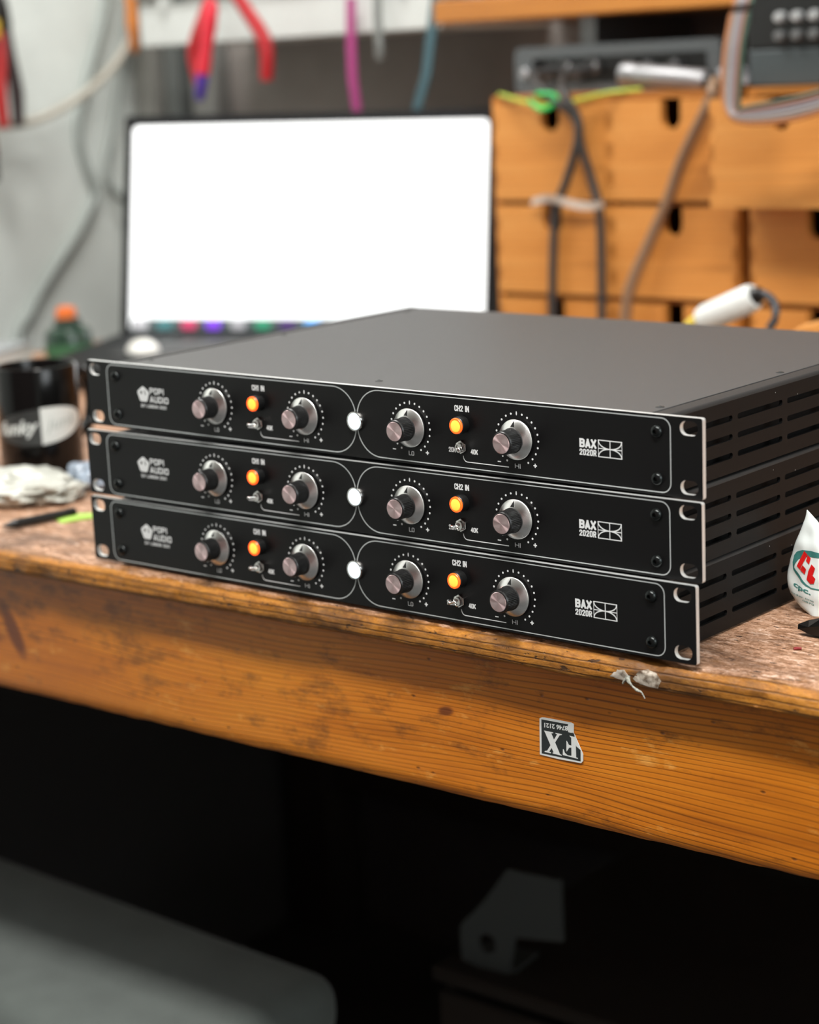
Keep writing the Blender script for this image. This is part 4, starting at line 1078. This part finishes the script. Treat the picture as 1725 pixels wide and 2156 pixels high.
build('strain_relief', MB().tube([b - o3, b + (b - a) * .12 - o3], [.008, .006], 18, smoothpath=False), M_RUBBER, pl, smooth=1.0)
build('lead', MB().tube([b + (b - a) * .08 - o3, Vector((-.0780, .620, .1150)) - o3, Vector((-.0680, .618, .1080)) - o3, Vector((-.0650, .614, .0960)) - o3, Vector((-.0690, .610, .0835)) - o3, Vector((-.040, .60, .0832)) - o3], .0036, 10), mat('grey_lead', (.05, .05, .055), .4), pl, smooth=1.0)
tag(pl, 'white sleeved plug with a yellow tip and bent grey lead', 'plug')
ws = MB(); pts = [(-.055, 0), (-.035, .012), (-.01, .019), (.02, .020), (.05, .013), (.07, 0)]
ws.prism(pts, -.006, .006); o = build('wooden_handle', ws, M_DRAW, loc=(.0, .61, .0797 + DZ + .0018), bevel=(.003, 3), smooth=.6)
tag(o, 'curved orange wooden handle lying behind the rack stack', 'handle')

# ================================================================== wall things at the back
M_RACK = mat('white_enamel', (.66, .69, .67), .35)
sh = empty('shelf', (-.05, YB, .3640)); M_SHELF = wood('orange_shelf_wood', (.38, .13, .02), (.52, .20, .03), (.62, .27, .05), linestr=.3, spots=False, seed=12.0)
build('board', MB().box(-.62, .95, -.245, 0, 0, .026), M_SHELF, sh, bevel=(.003, 2))
for x in (-.45, .3, .8): build('bracket', MB().box(x, x + .02, -.2, 0, -.03, 0), mat('bracket_steel', (.2, .2, .2), .4, .8), sh)
tag(sh, 'orange wooden wall shelf above the drawer chests', 'shelf')
crumple('cloth', (-.615, .945, .3900), .055, .022, .022, mat('grey_cloth', (.40, .40, .40), .8), 2.2, 'crumpled pale grey cloth on the end of the wooden shelf', 'cloth', .2, 22)
tk = empty('tool_rack', (-.94, YB, .3605))
build('back_plate', MB().box(-.25, .255, -.012, 0, 0, .18), M_RACK, tk, bevel=(.002, 2))
build('front_lip', MB().box(-.25, .255, -.21, -.202, .0, .052), M_RACK, tk, bevel=(.002, 2))
build('tray', MB().box(-.25, .255, -.202, -.012, .0, .006), M_RACK, tk)
build('rail', MB().lathe([(.004, -.25), (.004, .255)], 12, 'X'), mat('rail_steel', (.5, .5, .5), .3, .9), tk, loc=(0, -.216, .066), smooth=.6)
for x in (-.2, .2): build('rail_arm', MB().box(x - .004, x + .004, -.218, -.203, .044, .070), M_RACK, tk)
tag(tk, 'white metal tool rack fixed to the wall above the laptop', 'rack')

def pliers(name, loc, rot, L, spread, col, label, head=.05, group=None, plane=0, col2=None):
    p = empty(name, loc, rot); m = mat('grip_%s' % name + str(round(col[0], 2)) + str(round(col[1], 2)), col, .35)
    for s in (-1, 1):
        build('handle', MB().tube([(s * .005, 0, 0), (s * spread * .55, 0, -L * .3), (s * spread, 0, -L * .65), (s * spread * .92, 0, -L)], [.006, .0085, .0095, .0075], 14), m if (s < 0 or not col2) else mat('grip2_' + name, col2, .4), p, smooth=1.0)
        mb = MB(); mb.rings([[(s * .0005, -.005, .0), (s * .011, -.005, 0), (s * .011, .005, 0), (s * .0005, .005, 0)], [(s * .0005, -.004, head * .5), (s * .009, -.004, head * .5), (s * .009, .004, head * .5), (s * .0005, .004, head * .5)], [(s * .0005, -.002, head), (s * .003, -.002, head), (s * .003, .002, head), (s * .0005, .002, head)]])
        build('jaw', mb, M_STEEL, p)
    build('pivot', MB().lathe([(.008, -.0065), (.008, .0065)], 20, '-Y'), M_STEEL, p, smooth=.6)
    tag(p, label, 'pliers', group); return p
pliers('pliers', (-.966, .880, .4330), (0, math.radians(-4), math.radians(10)), .125, .052, (.42, .012, .018), 'dark red handled pliers hanging open on the tool rack')
def screwdriver(name, loc, rot, L, c1, c2, label):
    p = empty(name, loc, rot)
    build('grip', MB().lathe([(.004, 0), (.0085, -.008), (.0095, -.03), (.0075, -.06), (.009, -.075), (.0085, -.088), (.003, -.092)], 20), mat('grip_' + name + str(round(c1[0], 2)), c1, .35), p, smooth=.8)
    build('end', MB().lathe([(.0078, -.088), (.0062, -.118), (.002, -.122)], 18), mat('end_' + name + str(round(c2[2], 2)), c2, .35), p, smooth=.8)
    build('blade', MB().lathe([(.0025, 0), (.0025, L), (.001, L + .004)], 12), M_CHROME, p, smooth=.8)
    tag(p, label, 'screwdriver'); return p
screwdriver('screwdriver', (-.955, .852, .4080), (0, math.radians(16), 0), .06, (.75, .035, .06), (.10, .05, .42), 'red handled screwdriver with a violet end, hanging between the pliers handles')
def strap(name, pts, w, m, label, cat):
    o3 = Vector(pts[0]); mb = MB(); P = [Vector(p) - o3 for p in pts]; rr = []
    for p in P: rr.append([p + Vector((-w, -.0015, 0)), p + Vector((w, -.0015, 0)), p + Vector((w, .0015, 0)), p + Vector((-w, .0015, 0))])
    mb.rings(rr); o = build(name, mb, m, loc=pts[0], smooth=.9); tag(o, label, cat); return o
strap('cable_strap', [(-.812, .939, .402), (-.813, .937, .37), (-.813, .936, .345), (-.812, .934, .31), (-.809, .935, .28), (-.806, .936, .240)], .0062, mat('magenta_fabric', (.36, .045, .19), .5), 'magenta fabric strap dangling from the white tool rack', 'strap')
strap('cable_strap', [(-.675, .930, .402), (-.680, .929, .375), (-.685, .928, .350), (-.695, .930, .310), (-.712, .932, .275), (-.722, .934, .245)], .0062, mat('teal_fabric', (.055, .12, .145), .5), 'dull teal strap dangling from the corner of the white rack', 'strap')
hk = empty('allen_key', (-.765, .932, .408))
build('shaft', MB().tube([(0, 0, 0), (0, -.002, -.03), (.002, -.003, -.064), (.002, -.003, -.080)], [.0045, .005, .006, .0045], 12), mat('grey_steel', (.22, .23, .22), .4, .5), hk, smooth=1.0)
build('short_arm', MB().tube([(0, 0, 0), (0, .012, .006), (.0, .026, .006)], .0045, 10), mat('grey_steel', (.22, .23, .22), .4, .5), hk, smooth=1.0)
tag(hk, 'short grey metal key hooked on the white rack', 'hex key')

# --- left: vertical trunking, cables and tools on the white wall
for i, (x, w, c, lb) in enumerate(((-1.385, .022, (.23, .23, .21), 'grey-beige vertical cable trunking in the wall corner'), (-1.325, .014, (.11, .12, .115), 'narrow dark grey conduit beside the corner trunking'), (-1.262, .024, (.20, .20, .19), 'wide grey conduit nearest the tool rack'))):
    t = empty('conduit', (x, YB - .02, FLOOR)); build('channel', MB().box(-w, w, -.012, .02, .88, 2.2), mat('conduit_%d' % i, c, .5), t, bevel=(.003, 2))
    for z in (.95, 1.4, 1.9): build('clip', MB().box(-w - .003, w + .003, -.0145, .02, z, z + .014), mat('clip_%d' % i, tuple(q * .7 for q in c), .5), t)
    tag(t, lb, 'conduit')
M_GC = mat('grey_wall_cable', (.36, .40, .38), .5); XW = XL + .010
cable('wall_cable', [(XW, 1.108, .62), (XW, 1.095, .44), (XW, 1.050, .330), (XW, 1.022, .255), (XW, 1.030, .205), (XW, 1.045, .165), (XW, 1.030, .140), (XW, 1.000, .105), (XW, .955, .062), (XW, .910, .012), (XW, .875, -.06), (XW, .86, -.40)], .0062, M_GC, 'thick grey cable curving down the white wall behind the bottle')
cable('wall_cable', [(XW + .012, 1.140, .62), (XW + .012, 1.128, .45), (XW + .012, 1.100, .33), (XW + .012, 1.075, .25), (XW + .012, 1.055, .195), (XW + .013, 1.070, .165), (XW + .016, 1.110, .130), (XW + .02, 1.125, .08), (XW + .02, 1.125, -.40)], .0058, M_GC, 'second grey cable looping close to the wall corner')
cable('wall_cable', [(XW + .03, .780, .285), (XW + .03, .850, .2700), (XW + .03, .920, .2720), (XW + .03, .990, .2930), (XW + .03, 1.045, .322), (XW + .03, 1.085, .352), (XW + .032, 1.110, .395), (XW + .03, 1.118, .50)], .0058, mat('beige_cable', (.50, .47, .40), .5), 'slack beige cable sagging across the white wall')
pliers('pliers', (-1.330, .838, .395), (0, 0, math.radians(80)), .128, .012, (.42, .02, .02), 'red and black slim pliers hanging on the white wall', col2=(.03, .02, .02))
hk2 = screwdriver('screwdriver', (-1.335, .838, .455), (math.radians(-10), 0, 0), .10, (.02, .018, .016), (.03, .03, .03), 'black handled screwdriver at the top of the white wall')
build('yellow_band', MB().lathe([(.0100, -.052), (.0105, -.058), (.0105, -.072), (.0100, -.076)], 20), mat('yellow_band', (.55, .36, .02), .4), hk2, smooth=.7)
screwdriver('screwdriver', (-1.330, .795, .318), (math.radians(4), 0, 0), .05, (.10, .012, .02), (.16, .02, .03), 'dark maroon screwdriver below the slim pliers on the white wall')
screwdriver('screwdriver', (-1.350, 1.085, .478), (0, 0, 0), .06, (.66, .22, .04), (.62, .20, .04), 'orange handled screwdriver hanging near the wall corner')

# ================================================================== under the bench
st = empty('stool', (-.548, .135, FLOOR), (0, 0, -.03)); M_FAB = mat('grey_green_fabric', (.12, .14, .13), .9, bump=(300, .6, .002), vary=.35, sheen=.2)
build('seat', MB().box(-.295, .295, -.105, .105, .395, .457), M_FAB, st, bevel=(.026, 6), smooth=.8)
build('seat_pan', MB().box(-.26, .26, -.08, .08, .370, .396), M_RUBBER, st, bevel=(.004, 2))
build('column', MB().lathe([(.025, .07), (.025, .24), (.016, .245), (.016, .372)], 24), M_CHROME, st, smooth=.6)
for k in range(5):
    a = 2 * PI * k / 5
    build('leg', MB().tube([(0, 0, .085), (.12 * math.cos(a), .12 * math.sin(a), .075), (.235 * math.cos(a), .235 * math.sin(a), .055)], [.022, .018, .014], 10), M_RUBBER, st, smooth=1.0)
    build('caster', MB().lathe([(.024, -.012), (.026, 0), (.024, .012)], 20, 'X'), M_RUBBER, st, loc=(.235 * math.cos(a), .235 * math.sin(a), .026), smooth=.8)
tag(st, 'stool with grey-green fabric seat pushed under the bench', 'stool')
# low crate with a grey metal bracket standing on it
cr = empty('crate', (-.06, .55, FLOOR))
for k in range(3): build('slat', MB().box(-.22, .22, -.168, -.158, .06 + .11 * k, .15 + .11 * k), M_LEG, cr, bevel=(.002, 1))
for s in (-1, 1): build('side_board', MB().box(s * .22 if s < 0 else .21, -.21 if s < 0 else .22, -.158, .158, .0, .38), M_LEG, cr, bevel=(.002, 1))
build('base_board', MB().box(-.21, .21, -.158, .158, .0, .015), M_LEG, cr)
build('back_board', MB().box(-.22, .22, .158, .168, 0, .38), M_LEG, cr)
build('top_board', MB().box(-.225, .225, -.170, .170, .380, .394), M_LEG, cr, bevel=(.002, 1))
tag(cr, 'wooden crate in the dark under the bench', 'crate')
bk = empty('bracket', (-.2120, .4050, FLOOR + .394), (0, 0, .12)); bk.scale = (.92, .92, .92)
me = plate('plate', [(-.058, .005), (-.040, .0), (-.005, .0), (.003, .040), (.055, .046), (.055, .108), (-.002, .108), (-.030, .070), (-.058, .040)], [[(-.028 + .010 * math.cos(2 * PI * i / 16), .027 + .010 * math.sin(2 * PI * i / 16)) for i in range(16)]], .005, [mat('dull_zinc', (.07, .08, .08), .6, .2)])
obj('plate', me, bk); build('foot', MB().box(-.058, .0, .005, .05, 0, .004), mat('dull_zinc', (.07, .08, .08), .6, .2), bk)
tag(bk, 'grey metal bracket with a round hole on the crate under the bench', 'bracket')
